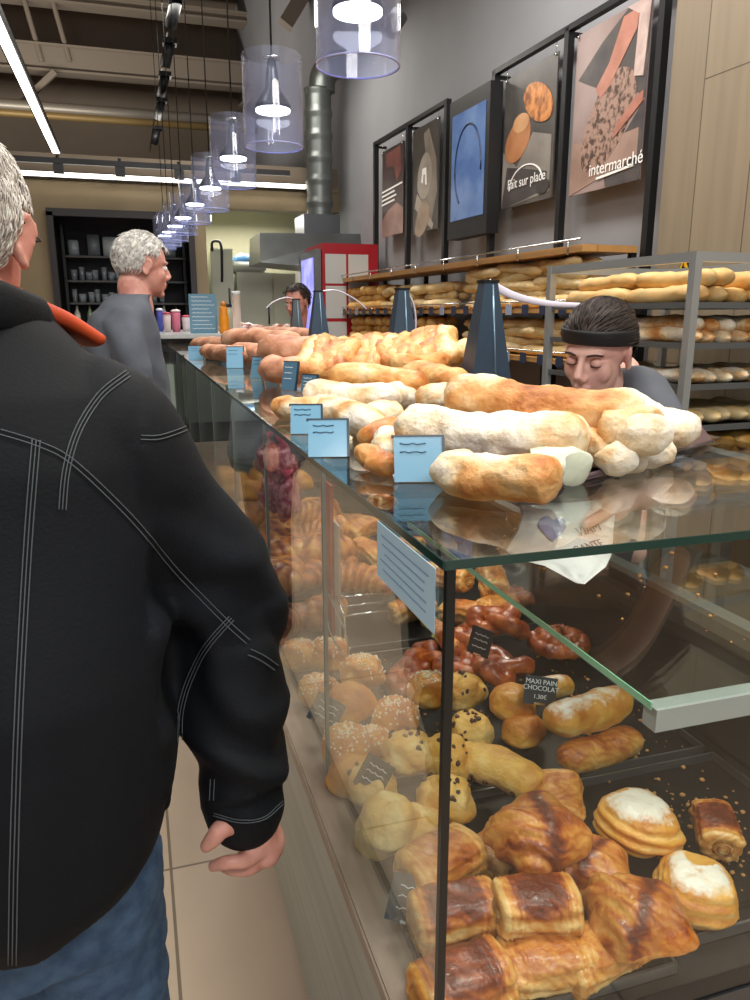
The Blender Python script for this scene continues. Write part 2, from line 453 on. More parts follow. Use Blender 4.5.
pp = [(358, 66, 2.06), (274, 147, 3.0), (234.5, 186, 3.95), (211.5, 210, 4.95), (196, 223, 5.8), (184, 234, 6.6), (176, 241, 7.2), (170, 246, 7.7), (165.5, 249, 8.1)]
for i in range(9):
    t = pendant(i, ony(*pp[i]))
    t['label'] = ords[i]+' glass cylinder pendant lamp in the row above the counter' if i else 'nearest glass cylinder pendant lamp, cut by the top of the picture'

# ================================================================== BREAD WALL FRAMES AND POSTERS
DF = 2.6
def framepost(b, s, z0=1.75, z1=2.92): wbox(b, s-.02, s+.02, DF-.06, DF-.02, z0, z1)
def frame_thing(ss, label):
    t = thing('poster_rack', label, 'poster rack', wp(ss[0], DF, 1.0))
    for s in ss:
        b = bmesh.new(); framepost(b, s, .95); link('post', b, black, t, smooth=False)
    b = bmesh.new(); wbox(b, min(ss)-.02, max(ss)+.02, DF-.06, DF-.02, 2.90, 2.93); link('top_rail', b, black, t, smooth=False)
    for s in ss:
        b = bmesh.new(); wbox(b, s-.012, s+.012, DF-.04, 2.66, 2.88, 2.90); link('wall_bracket', b, black, t, smooth=False)
    return t
frame_thing([6.95, 6.18, 5.45], 'far black metal frame on the grey wall holding two narrow posters')
frame_thing([4.74, 3.93, 3.17], 'near black metal frame on the grey wall holding the two big bread posters')
def blob(cx, cy, rx, ry, rot=0, n=28, j=0, seed=1):
    pts = []
    for k in range(n):
        a = 2*PI*k/n; q = 1+j*noise.noise(Vector((math.cos(a)*1.6+seed, math.sin(a)*1.6, seed)))
        x, y = rx*q*math.cos(a), ry*q*math.sin(a)
        pts.append((cx+x*math.cos(rot)-y*math.sin(rot), cy+x*math.sin(rot)+y*math.cos(rot)))
    return pts
def poster(label, s_hi, s_lo, z0, z1, base, shapes, texts=(), D=2.57, cat='poster', name='poster'):
    """s_hi = far edge (left in view). shapes: (points in 0..1 x 0..1, material)"""
    W = s_hi-s_lo; H = z1-z0
    t = thing(name, label, cat, wp((s_hi+s_lo)/2, D, z0))
    b = bmesh.new(); wbox(b, s_lo, s_hi, D-.004, D+.004, z0, z1); link('poster_sheet', b, base, t, smooth=False)
    for k, (nm, pts, m) in enumerate(shapes):
        v = [wp(s_hi-u*W, D-.0045-.0009*(k+1), z0+h*H) for u, h in pts]
        v2 = [wp(s_hi-u*W, D-.0042, z0+h*H) for u, h in pts]; n = len(v)
        f = [tuple(range(n))[::-1], tuple(range(n, 2*n))] + [(i, (i+1) % n, n+(i+1) % n, n+i) for i in range(n)]
        link(nm, (v+v2, f), m, t, smooth=False)
    for (s, u, h, size, m) in texts:
        o = wp(s_hi-u*W, D-.0045-.0009*(len(shapes)+2), z0+h*H)
        text(s, size, frame3(o, -WD, (0, 0, 1)), m, t)
    for u in (.03, .97):
        b = bmesh.new(); o = wp(s_hi-u*W, D-.006, z1-.012); bar(b, o, o-WN*.01, .006, 8); bar(b, o, o+Vector((0, 0, .07)), .0015, 5); link('hanging_clip', b, chrome, t)
    return t
pm = lambda n, a, b_, s=8: mat(n, a, .35, noise_=(b_, s, .35, .65))
crack = mat('print_cracked_crust', '#9d8072', .4, noise_=('#4c3830', 34, .46, .60))
ptext = mat('print_white', '#f1f1ee', .5)
poster('poster of hands holding a dark cracked round loaf, beside the oak cladding', 3.86, 3.27, 2.06, 2.86, pm('print_pinkish_grey', '#9c8a86', '#84706c', 3), [
    ('print_shadow', [(.05, .72), (.38, .88), (.72, 1), (1, 1), (1, 0), (.55, .0), (.5, .12), (1, .45), (.7, .6), (.35, .62)], pm('print_dark_table', '#3f3c3e', '#57504e')),
    ('print_board', [(0, 0), (.95, .14), (.95, .3), (.4, .28), (0, .34)], pm('print_board', '#a48a7d', '#8b7165', 5)),
    ('print_loaf', blob(.52, .40, .40, .22, .55, 30, .1), crack),
    ('print_arm', [(.33, .62), (.40, .55), (.52, .60), (.62, .68), (.84, .86), (.86, .97), (.66, .96), (.50, .74)], pm('print_skin', '#b98372', '#a26d5c')),
    ('print_sleeve', [(.84, .60), (.96, .58), (1, 1), (.70, 1), (.86, .93)], pm('print_cloth', '#cdb6ae', '#a28d88', 12)),
    ('print_hand', [(.62, .28), (.98, .44), (.98, .5), (.86, .47), (.66, .36)], pm('print_skin_dark', '#b07868', '#946050')),
    ('print_logo_bar', [(.42, .06), (.92, .085), (.92, .10), (.42, .075)], ptext)],
    [('intermarché', .68, .125, .088, ptext)])
poster('poster of round brioches on a dark slate with a white stamp, above the bread shelves', 4.62, 4.04, 2.08, 2.84, pm('print_slate', '#3d3b3a', '#59544f', 4), [
    ('print_napkin', [(0, 0), (.95, .05), (.95, .45), (.6, .52), (.3, .3), (0, .45)], pm('print_napkin', '#77716b', '#8e8880', 6)),
    ('print_slate_corner', [(0, 0), (.55, .04), (.9, .08), (.9, .2), (.4, .28), (.1, .32)], pm('print_slate_corner', '#3a3636', '#504b4a', 5)),
    ('print_brioche', blob(.30, .50, .26, .15, .25, 28, .05), pm('print_brioche', '#b67e55', '#8d5635', 4)),
    ('print_brioche_top', blob(.36, .62, .16, .07, 0, 24, .04), pm('print_brioche_top', '#cc9d71', '#b17c52', 5)),
    ('print_woven_bun', blob(.68, .72, .29, .13, -.35, 28, .05), mat('print_woven_bun', '#d08b4a', .4, noise_=('#7e4520', 14, .42, .6))),
    ('print_stamp_arc', [(.16+.34*(1-math.cos(a)), .13+.17*math.sin(a)) for a in [PI*k/14 for k in range(15)]] + [(.18+.32*(1-math.cos(a)), .135+.155*math.sin(a)) for a in [PI*(14-k)/14 for k in range(15)]], ptext),
    ('print_badge', blob(.84, .10, .12, .055, 0, 20, 0), pm('print_badge', '#34312f', '#46413e'))],
    [('Fait sur place', .52, .175, .082, ptext)])
poster('narrow poster of a grey knotted cloth, second from the far end', 6.10, 5.60, 2.065, 2.85, pm('print_dark_grey', '#46413c', '#2f2c29', 4), [
    ('print_body', [(.1, 0), (.75, .05), (.95, .35), (.9, .65), (.62, .95), (.42, .92), (.5, .75), (.2, .55), (.3, .35)], pm('print_body', '#8d8377', '#6c6359', 4)),
    ('print_torso', blob(.48, .52, .28, .2, .2, 24, .15), pm('print_torso', '#a69c90', '#857b70', 5)),
    ('print_cloth_fold', [(.2, .38), (.85, .05), (.8, .0), (.1, .25)], pm('print_fold', '#b3a89a', '#958a7d', 4)),
    ('print_hand', blob(.42, .12, .3, .14, .3, 20, .2), pm('print_skin_grey', '#a08a76', '#826e5c')),
    ('print_monogram', [(.36, .48), (.42, .46), (.44, .54), (.5, .54), (.52, .44), (.57, .44), (.54, .6), (.4, .6)], ptext)])
poster('narrow poster of cured meat with small white text, farthest along the grey wall', 6.80, 6.30, 2.10, 2.82, pm('print_dark_brown', '#463433', '#2f2627', 5), [
    ('print_meat', [(.2, .95), (.85, .97), (.9, .7), (.7, .6), (.55, .78), (.2, .8)], pm('print_meat', '#7e4a42', '#5c3733', 6)),
    ('print_flour_hand', [(0, 0), (1, .0), (1, .28), (.7, .36), (.3, .3), (0, .2)], pm('print_flour_hand', '#9c7a70', '#7e5f57', 6)),
    ('print_caption', [(.0, .52), (.95, .55), (.95, .57), (.0, .54)], ptext), ('print_caption', [(.0, .47), (.6, .49), (.6, .51), (.0, .49)], ptext),
    ('print_caption', [(.0, .42), (.68, .44), (.68, .46), (.0, .44)], ptext), ('print_caption', [(.0, .37), (.6, .39), (.6, .41), (.0, .39)], ptext)])
# the screen
t = thing('wall_screen', 'tall black screen with a blue display, hung between the two poster frames', 'screen', wp(4.95, 2.5, 1.9))
b = bmesh.new(); wbox(b, 4.64, 5.22, 2.47, 2.56, 1.94, 2.84); link('screen_casing', b, rubber, t, smooth=False)
b = bmesh.new(); wbox(b, 4.69, 5.17, 2.466, 2.47, 2.06, 2.74)
md = mat('blue_display', '#456192', .25, emit='#4a6da8', es=.25, noise_=('#7f98bd', 3, .35, .75)); link('display', b, md, t, smooth=False)
ring = []
v, f = sweep([wp(4.92+.19*math.cos(a), 2.464, 2.38+.27*math.sin(a)) for a in [-.9+k*.12 for k in range(36)]], [.006]*36, 6); link('display_ring', (v, f), mat('display_ring', '#1f3155', .4), t)
b = bmesh.new(); wbox(b, 4.85, 5.0, 2.56, 2.66, 2.2, 2.5); link('wall_mount', b, black, t, smooth=False)

# ================================================================== VENT PIPE, HOOD, CABINETS AT THE BACK
hx = 2.0
t = thing('vent_duct', 'ribbed grey metal duct running down the wall to the extractor hood', 'duct', (2.05, 8.1, 2.2))
prof = []
p0 = ony(322, 92, 8.1); p1 = ony(320, 226, 8.1)
for k in range(25):
    z = p1.z+(p0.z-p1.z)*k/24; r = .13+(.012 if k % 4 == 0 else 0); prof += [(r, z-p1.z), (r, z-p1.z+.02)]
link('duct_pipe', lathe(prof, 24, (p1.x, 8.1, p1.z)), mat('duct_metal', '#6f7472', .4, .8), t)
path = catmull([(p0.x, 8.1, p0.z), (p0.x+.02, 8.1, p0.z+.15), (p0.x+.16, 8.15, p0.z+.27), (p0.x+.5, 8.2, p0.z+.3)], 5)
link('duct_elbow', sweep(path, [.13]*len(path), 20, (0, 1, 0)), mat('duct_metal', '#6f7472', .4, .8), t)
# hood: truncated sheet steel box
h0 = ony(256, 236, 7.9); h1 = ony(334, 228, 7.9); hb = ony(262, 268, 7.9)
t = thing('extractor_hood', 'stainless steel extractor hood hanging above the kitchen by the red cabinet', 'extractor hood', (1.8, 8.2, 1.9))
x0, x1, y0, y1 = h0.x, 2.3, 7.7, 8.45; z0, z1 = 1.92, 2.20
v = [(x0, y0, z0), (x1, y0, z0-.08), (x1, y1, z0-.08), (x0, y1, z0), (x0+.02, y0+.1, z1), (x1, y0+.1, z1+.02), (x1, y1, z1+.02), (x0+.02, y1, z1)]
f = [(0, 3, 2, 1), (4, 5, 6, 7), (0, 1, 5, 4), (1, 2, 6, 5), (2, 3, 7, 6), (3, 0, 4, 7)]
link('hood_shell', (v, f), mat('hood_steel', '#8b8f90', .28, .95, noise_=('#747878', 3, .3, .7)), t, smooth=False)
link('duct_collar', box2((h1.x-.32, 7.85, z1), (h1.x+.05, 8.3, z1+.2)), dsteel, t, smooth=False)
# red cabinet: drinks fridge, side panel faces us, lit door to the left
c0 = ony(322, 243, 7.0); c1 = ony(378, 243, 7.0); l0 = ony(309, 245, 7.5)
red = mat('red_panel', '#a50f20', .35); wgr = mat('pale_panel', '#c3c6c4', .4)
t = thing('drinks_fridge', 'red and white drinks fridge with a lit door, standing against the grey wall', 'fridge', ((c0.x+c1.x)/2, 7.3, 0))
link('cabinet', box2((c0.x, 7.0, 0), (c1.x, 7.7, 2.05)), red, t, smooth=False)
link('door', box2((c0.x-.06, 7.03, .15), (c0.x-.005, 7.67, 2.0)), mat('grey_door_frame', '#6f7273', .35, .6), t, smooth=False)
link('lit_glass', box2((c0.x-.066, 7.1, .3), (c0.x-.06, 7.6, 1.93)), mat('fridge_glow', '#5a57b8', .3, emit='#8d8cf0', es=1.3, noise_=('#c9ccff', 4, .45, .6)), t, smooth=False)
cw = c1.x-c0.x
def cpan(u0, u1, h0_, h1_, m, nm, th=.004, sl=0):
    z = lambda h: 1.02+h*1.03
    v = [(c0.x+u0*cw, 7.0-th, z(h0_)), (c0.x+u1*cw, 7.0-th, z(h0_+sl)), (c0.x+u1*cw, 7.0-th, z(h1_+sl)), (c0.x+u0*cw, 7.0-th, z(h1_))]
    v += [(a_, 6.9995, c_) for a_, b_, c_ in v]; f = [(0, 1, 2, 3), (4, 7, 6, 5), (0, 4, 5, 1), (1, 5, 6, 2), (2, 6, 7, 3), (3, 7, 4, 0)]
    link(nm, (v, f), m, t, smooth=False)
cpan(.05, .42, .66, .91, wgr, 'white_panel'); cpan(.46, .82, .62, .91, wgr, 'white_panel')
cpan(.05, .42, .36, .64, wgr, 'white_panel'); cpan(.46, .96, .36, .60, wgr, 'white_panel'); cpan(.05, .42, .0, .33, wgr, 'white_panel')
cpan(.46, .92, .0, .16, wgr, 'white_panel', sl=.1)
for k in range(3): cpan(.5+k*.17, .58+k*.17, .56-.0*k, .60, red, 'red_slash', .007, .0)
path = [(c0.x+cw*(.75+.18*math.cos(a)), 6.992, 1.02+1.03*(.18+.07*math.sin(a))) for a in [.4+k*.4 for k in range(14)]]
link('white_swirl', sweep(path, [.018]*14, 8, (0, 1, 0)), wgr, t)
# white kitchen fridges
def cab(x0, x1, yf, z0, z1, label, m, doors):
    t = thing('kitchen_cabinet', label, 'cabinet', ((x0+x1)/2, yf+.3, z0))
    link('cabinet_body', box2((x0, yf+.02, z0), (x1, yf+.6, z1)), m, t, smooth=False)
    n = len(doors)
    for (u0, u1, w0, w1) in doors:
        d = link('cabinet_door', box2((x0+(x1-x0)*u0+.008, yf, z0+(z1-z0)*w0+.008), (x0+(x1-x0)*u1-.008, yf+.02, z0+(z1-z0)*w1-.008), .004), m, t, smooth=False)
        hx_ = x0+(x1-x0)*u1-.06
        b = bmesh.new(); bar(b, (hx_, yf-.03, z0+(z1-z0)*(w0+w1)/2-.1), (hx_, yf-.03, z0+(z1-z0)*(w0+w1)/2+.1), .01); bar(b, (hx_, yf-.03, z0+(z1-z0)*(w0+w1)/2), (hx_, yf+.01, z0+(z1-z0)*(w0+w1)/2), .008)
        link('handle', b, dsteel, t)
    return t
ck = mat('cream_enamel', '#c9cdb9', .4)
q = lambda x, y: ony(x, y, 9.3)
cab(q(198, 0).x, q(222, 0).x, 9.3, 0, q(210, 248).z, 'tall narrow cream kitchen cabinet with a black hook, behind the counter end', ck, [(0, 1, 0, .5), (0, 1, .5, 1)])
cab(q(226, 0).x, q(290, 0).x, 9.35, 0, q(250, 272).z, 'wide cream kitchen cabinet with double doors under the hood', ck, [(0, .6, 0, .46), (0, .6, .48, 1), (.6, 1, 0, .46), (.6, 1, .48, 1)])
o = q(248, 268); tag(link('storage_box', box((o.x, 9.5, q(250, 272).z+.06), (.45, .3, .12), 0, .02), mat('pale_box', '#b9bdb2', .5)), 'flat pale box lying on top of the wide cream cabinet', 'box')
for k, (x, y, r, c) in enumerate(((243, 263, .12, '#4f82b4'), (256, 266, .075, '#7fa3bd'), (233, 267, .07, '#395f8c'))):
    o = ony(x, y, 9.62); v, f = ball((0, 0, 0), (r*1.4, r, r), 14, 10)
    v = [p*(1+.15*noise.noise(p*22+Vector((k, 0, 0)))) for p in v]; zb_ = q(250, 272).z
    tag(link('plastic_bag', ([p+Vector((o.x, 9.50, zb_+r*.85)) for p in v], f), mat('blue_bag%d' % k, c, .35)), ['large blue plastic bag on the cream cabinet', 'pale blue plastic bag on the cream cabinet', 'small dark blue plastic bag at the left end of the cream cabinet'][k], 'bag')
path = catmull([q(212, 249)+Vector((0, -.03, -.02)), q(212, 243), q(216, 241), q(221, 245), q(222, 268), q(222, 282)], 5)
tag(link('hose', sweep(path, [.016]*len(path), 8, (0, 1, 0)), rubber), 'black hose looped over the tall cream cabinet', 'hose')

# back bar shelves and things on them
t = thing('bar_shelving', 'dark bar shelving in the opening behind the white-haired man', 'shelving', (0, 9.0, 0))
levels = [2.03, 1.78, 1.55, 1.32]
for z in levels:
    link('shelf', box2((a0+.08, 8.95, z-.02), (a1-.03, 9.24, z)), mat('bar_shelf', '#3b3a3a', .5), t, smooth=False)
for x in (a0+.06, (a0+a1)/2+.18, a1-.05):
    link('upright', box2((x-.015, 9.0, 1.1), (x+.015, 9.24, 2.35)), black, t, smooth=False)
link('base_cabinet', box2((a0+.05, 8.85, 0), (a1-.03, 9.24, 1.1)), mat('bar_base', '#2a2626', .5), t, smooth=False)
random.seed(5)
gm = glass('tumbler_glass', (.85, .9, .92), 1.5, body='#cfd6da', bw=.25)
protos = []
for k in range(3):
    h = (.11, .14, .09)[k]; r = (.035, .03, .04)[k]
    protos.append(lathe([(r*.8, 0), (r, h), (r-.004, h), (r*.75, .01)], 14, (0, 0, 0)))
gl = []
for li, z in enumerate(levels[1:3]):
    for k in range(13):
        x = a0+.14+k*.075+random.uniform(-.01, .01)
        if x > a1-.08: break
        o = link('drinking_glass', protos[(k+li) % 3], gm, origin=None); o.location = (x, 9.05+random.uniform(-.03, .03), z)
        tag(o, 'small clear glass on the '+('upper' if li == 0 else 'lower')+' glass shelf of the bar, '+ORD[k]+' from its left end', 'glass', 'glasses on the '+('upper' if li == 0 else 'lower')+' bar shelf')
for k, (u, z, w_, h_, c) in enumerate(((.12, 0, .10, .16, '#9aa2a6'), (.27, 0, .12, .22, '#6f7578'), (.40, 0, .16, .2, '#b3b9bb'), (.56, 0, .12, .13, '#8d9396'), (.72, 0, .1, .18, '#a9aeb0'), (.86, 0, .1, .15, '#7d8386'))):
    x = a0+(a1-a0)*u
    tag(link('carton', box((x, 9.06, levels[0]+h_/2+.001), (w_, .1, h_), 0, .008), mat('carton%d' % k, c, .4)), ['small grey carton at the left of the top bar shelf', 'tall dark grey carton on the top bar shelf', 'wide pale carton on the top bar shelf', 'low grey carton on the top bar shelf', 'light grey carton toward the right of the top bar shelf', 'last dull grey carton on the top bar shelf'][k], 'carton')
for k in range(9):
    x = a0+.14+k*.13; c = ['#c9c6b8', '#7c8f6b', '#d7d9dc', '#b9925a', '#3c4a8a', '#c3cad0', '#8a3f3d', '#dadcd8', '#5c6a54'][k]
    nm = ['cream', 'green', 'white', 'amber', 'blue', 'silver', 'red', 'off-white', 'olive'][k]
    o = link('bottle', lathe([(.03, 0), (.032, .02), (.032, .12), (.012, .16), (.012, .2)], 14, (0, 0, 0)), mat('bottle_'+nm, c, .25)); o.location = (x, 9.05, levels[3])
    tag(o, nm+' bottle standing on the lowest shelf of the bar', 'bottle', 'bottles on the lowest bar shelf')

# ================================================================== THE DISPLAY CASE
FX, RX, TZ, DZ, YN = .265, 1.02, 1.19, .63, .62      # front glass X, staff side X, top, deck, near end Y
YE = 6.0
m_panel = planks('pale_plank_panel', '#a9aba1', '#b3b4a9', '#999b91', (3.0, .12), .5, 'yz', (1.2, 30), .002)
case = thing('display_case', 'long glass bakery display case filled with pastries, running along the shop', 'display case', (.6, 3.3, 0))
link('front_panel', box2((.245, YN+.0, .09), (.275, YE, .60)), m_panel, case, smooth=False)
link('plinth', box2((.30, YN+.02, 0), (RX-.05, YE, .09)), black, case, smooth=False)
link('front_ledge', box2((.235, YN-.005, .60), (.29, YE, .628), .003), mat('ledge_wood', '#a89686', .45, noise_=('#8f7d6c', 8, .35, .7), stretch=(4, 1, 4)), case, smooth=False)
link('deck', box2((.275, YN+.005, DZ-.05), (RX-.01, YE, DZ-.02)), mat('deck_dark', '#18181a', .6, spec=.2), case, smooth=False)
link('end_panel', box2((.275, YN+.002, .09), (RX-.02, YN+.03, DZ-.05)), mat('end_panel_grey', '#35373a', .4), case, smooth=False)
link('back_panel', box2((RX-.03, YN+.03, DZ-.02), (RX-.005, YE, .875)), mat('rear_panel_smoked', '#3a3835', .3, noise_=('#343230', 6, .4, .6)), case, smooth=False)
link('back_rail', box2((RX-.035, YN+.02, .875), (RX, YE, .887)), mat('rail_grey', '#8e908b', .35, .5), case, smooth=False)
link('staff_side', box2((RX-.03, YN+.03, .09), (RX-.005, YE, DZ-.02)), m_panel, case, smooth=False)
seams = [YN, 1.125, 1.68, 2.25, 2.85, 3.5, 4.2, 5.1, YE]
for a_, c_ in zip(seams, seams[1:]):
    link('front_glass', box2((FX, a_+.002, .615), (FX+.006, c_-.002, TZ-.001)), G, case, smooth=False)
for y in seams[1:-1]:
    link('seam_strip', box2((FX-.0005, y-.0016, .63), (FX+.0065, y+.0016, TZ-.002)), mat('seam_grey', '#7f8784', .3), case, smooth=False)
link('end_glass', box2((FX+.008, YN, DZ-.04), (RX, YN+.006, TZ-.001)), glass('end_sheet_glass', (.95, .975, .965), 1.3), case, smooth=False)
link('corner_seal', box2((FX-.001, YN-.001, .62), (FX+.008, YN+.007, TZ)), mat('black_seal', '#0c0f0e', .3), case, smooth=False)
tops = [YN-.005, 1.675, 2.9, 4.4, YE]
GT = glass('top_glass', (.95, .975, .965), 1.36)
for a_, c_ in zip(tops, tops[1:]):
    p = link('top_glass', box2((FX-.004, a_+.003, TZ), (RX+.01, c_-.003, TZ+.010)), GT, case, smooth=False)
    link('glass_edge', box2((FX-.0055, a_+.003, TZ+.0005), (FX-.004, c_-.003, TZ+.0095)), gedge, p, smooth=False)
    link('glass_edge', box2((FX-.004, a_+.0015, TZ+.0005), (RX+.01, a_+.003, TZ+.0095)), gedge if a_ < 1 else mat('seam_light', '#c9c4a8', .3), p, smooth=False)
# inner shelf
SZ = 1.0; SX = .515
for a_, c_ in ((YN+.01, 1.42), (2.3, 3.6), (3.7, 5.0)):
    p = link('glass_shelf', box2((SX, a_, SZ), (RX-.06, c_, SZ+.008)), G, case, smooth=False)
    link('shelf_edge', box2((SX-.0015, a_, SZ-.0005), (SX, c_, SZ+.0085)), gedge_l, p, smooth=False)
link('shelf_rail', box2((SX+.005, YN+.007, SZ-.028), (RX-.04, YN+.03, SZ-.001)), mat('shelf_rail_grey', '#a7a9a8', .4), case, smooth=False)
for k in range(1, 8):
    l = bpy.data.lights.new('case_spotlight', 'SPOT'); l.energy = 3.4; l.color = (1, .84, .62); l.spot_size = R(150); l.spot_blend = .6; l.shadow_soft_size = .012
    lo = bpy.data.objects.new('case_spotlight', l); COL.objects.link(lo); lo.location = (.95, .95+k*.62, 1.16); lo.rotation_euler = (0, R(38), 0)
link('lamp_bar', box2((.95, YN+.05, 1.168), (.99, YE-.05, 1.188)), mat('lamp_bar_grey', '#8b8d8c', .4, .5), case, smooth=False)
# ================================================================== DOUGH
def dough(name, ramp, jit=(9, .35), rough=.4, coat=0, bump=(60, .25), layers=0):
    """ramp: [(pos, colour)] read at the baked attribute plus noise"""
    if name in MC: return MC[name]
    m = bpy.data.materials.new(name); m.use_nodes = True; MC[name] = m
    nt = m.node_tree; N, L = nt.nodes, nt.links; p = N['Principled BSDF']
    p.inputs['Roughness'].default_value = rough
    if coat: p.inputs['Coat Weight'].default_value = coat; p.inputs['Coat Roughness'].default_value = .18
    p.inputs['Subsurface Weight'].default_value = .08; p.inputs['Subsurface Radius'].default_value = (.012, .006, .003)
    at = N.new('ShaderNodeAttribute'); at.attribute_name = 'bake'
    oi = N.new('ShaderNodeObjectInfo')
    tc = N.new('ShaderNodeTexCoord'); ad = N.new('ShaderNodeVectorMath'); ad.operation = 'ADD'
    L.new(tc.outputs['Object'], ad.inputs[0])
    cx = N.new('ShaderNodeCombineXYZ'); mu = N.new('ShaderNodeMath'); mu.operation = 'MULTIPLY'; mu.inputs[1].default_value = 9
    L.new(oi.outputs['Random'], mu.inputs[0]); L.new(mu.outputs[0], cx.inputs[0]); L.new(mu.outputs[0], cx.inputs[1]); L.new(cx.outputs[0], ad.inputs[1])
    nz = N.new('ShaderNodeTexNoise'); nz.inputs['Scale'].default_value = jit[0]; nz.inputs['Detail'].default_value = 6; L.new(ad.outputs[0], nz.inputs[0])
    s = N.new('ShaderNodeMath'); s.operation = 'SUBTRACT'; s.inputs[1].default_value = .5; L.new(nz.outputs[0], s.inputs[0])
    a = N.new('ShaderNodeMath'); a.operation = 'MULTIPLY_ADD'; a.inputs[1].default_value = jit[1]*2; L.new(s.outputs[0], a.inputs[0]); L.new(at.outputs['Fac'], a.inputs[2])
    fac = a.outputs[0]; wv = None
    if layers:
        wv = N.new('ShaderNodeTexWave'); wv.inputs['Scale'].default_value = layers; wv.inputs['Distortion'].default_value = 11; wv.bands_direction = 'DIAGONAL'; wv.inputs['Detail'].default_value = 3; wv.inputs['Detail Scale'].default_value = 1.2
        L.new(ad.outputs[0], wv.inputs[0]); wm = N.new('ShaderNodeMath'); wm.operation = 'MULTIPLY_ADD'; wm.inputs[1].default_value = .16; L.new(wv.outputs['Fac'], wm.inputs[0])
        ws = N.new('ShaderNodeMath'); ws.operation = 'SUBTRACT'; ws.inputs[1].default_value = .08; L.new(fac, ws.inputs[0]); L.new(ws.outputs[0], wm.inputs[2]); fac = wm.outputs[0]
    cr = N.new('ShaderNodeValToRGB'); L.new(fac, cr.inputs[0]); e = cr.color_ramp
    e.elements[0].position = ramp[0][0]; e.elements[0].color = C4(ramp[0][1]); e.elements[1].position = ramp[-1][0]; e.elements[1].color = C4(ramp[-1][1])
    for q, c in ramp[1:-1]:
        k = e.elements.new(q); k.color = C4(c)
    col = cr.outputs[0]
    a2 = N.new('ShaderNodeAttribute'); a2.attribute_name = 'sugar'
    n3 = N.new('ShaderNodeTexNoise'); n3.inputs['Scale'].default_value = 38; n3.inputs['Detail'].default_value = 8; n3.inputs['Roughness'].default_value = .7; L.new(ad.outputs[0], n3.inputs[0])
    m3 = N.new('ShaderNodeMath'); m3.operation = 'MULTIPLY_ADD'; m3.inputs[1].default_value = 1.6; m3.inputs[2].default_value = -.8; L.new(n3.outputs[0], m3.inputs[0])
    m4 = N.new('ShaderNodeMath'); m4.operation = 'ADD'; L.new(m3.outputs[0], m4.inputs[0]); L.new(a2.outputs['Fac'], m4.inputs[1])
    m5 = N.new('ShaderNodeMapRange'); m5.inputs[1].default_value = .45; m5.inputs[2].default_value = .8; m5.inputs[4].default_value = .92; L.new(m4.outputs[0], m5.inputs[0])
    mx = N.new('ShaderNodeMix'); mx.data_type = 'RGBA'; L.new(m5.outputs[0], mx.inputs[0]); L.new(col, mx.inputs[6]); mx.inputs[7].default_value = C4('#f3ece0')
    L.new(mx.outputs[2], p.inputs['Base Color'])
    n2 = N.new('ShaderNodeTexNoise'); n2.inputs['Scale'].default_value = bump[0]; n2.inputs['Detail'].default_value = 5; L.new(ad.outputs[0], n2.inputs[0])
    b = N.new('ShaderNodeBump'); b.inputs['Strength'].default_value = bump[1]; b.inputs['Distance'].default_value = .006
    L.new(n2.outputs[0], b.inputs['Height']); last = b
    if wv:
        b2 = N.new('ShaderNodeBump'); b2.inputs['Strength'].default_value = .14; b2.inputs['Distance'].default_value = .003
        L.new(wv.outputs['Fac'], b2.inputs['Height']); L.new(b.outputs[0], b2.inputs['Normal']); last = b2
    L.new(last.outputs[0], p.inputs['Normal'])
    return m
D_lam = dough('laminated_dough', [(0, '#f0c987'), (.3, '#dc9c4a'), (.6, '#bd6a26'), (.8, '#8c3d17'), (1, '#642a14')], (22, .5), .38, .25, (90, .6), 24)
D_gold = dough('golden_bun_dough', [(0, '#f3d28a'), (.35, '#e3a545'), (.7, '#c9792a'), (1, '#96491a')], (20, .55), .42, .15, (80, .6))
D_yel = dough('chip_brioche_dough', [(0, '#f5dc9a'), (.4, '#e6b458'), (.8, '#c98836'), (1, '#9a5b22')], (24, .6), .5, .05, (90, .7))
D_gloss = dough('glazed_twist_dough', [(0, '#e6a04a'), (.35, '#bd6322'), (.7, '#8f3a14'), (1, '#5d2410')], (26, .6), .3, .4, (80, .6))
D_flour = dough('floury_crust', [(0, '#efe6d6'), (.35, '#e6cfa8'), (.6, '#d5a062'), (.85, '#b87436'), (1, '#94521f')], (11, 1.1), .6, 0, (70, .9))
D_crust = dough('orange_crust', [(0, '#f1dcb2'), (.4, '#deaa66'), (.75, '#c67a36'), (1, '#8f4c1c')], (12, .9), .5, .1, (60, .8))
D_pink = dough('rosy_crust', [(0, '#e6bfa2'), (.45, '#cd9270'), (1, '#94583e')], (10, .9), .55, 0, (50, .7))
D_bag = dough('pale_baguette_crust', [(0, '#efe0b8'), (.4, '#e2c285'), (.75, '#cf9c54'), (1, '#a86e30')], (8, .35), .6, 0, (40, .4))
D_roll = dough('golden_roll_crust', [(0, '#ecc87c'), (.5, '#d39a45'), (1, '#a5651f')], (8, .35), .5, .1, (40, .4))
sugar = mat('icing_sugar', '#f2ece2', .8); pearl = mat('pearl_sugar', '#f4ead6', .5); chip = mat('chocolate', '#4a2716', .4)
crumb = mat('pastry_crumb', '#c58f52', .8)

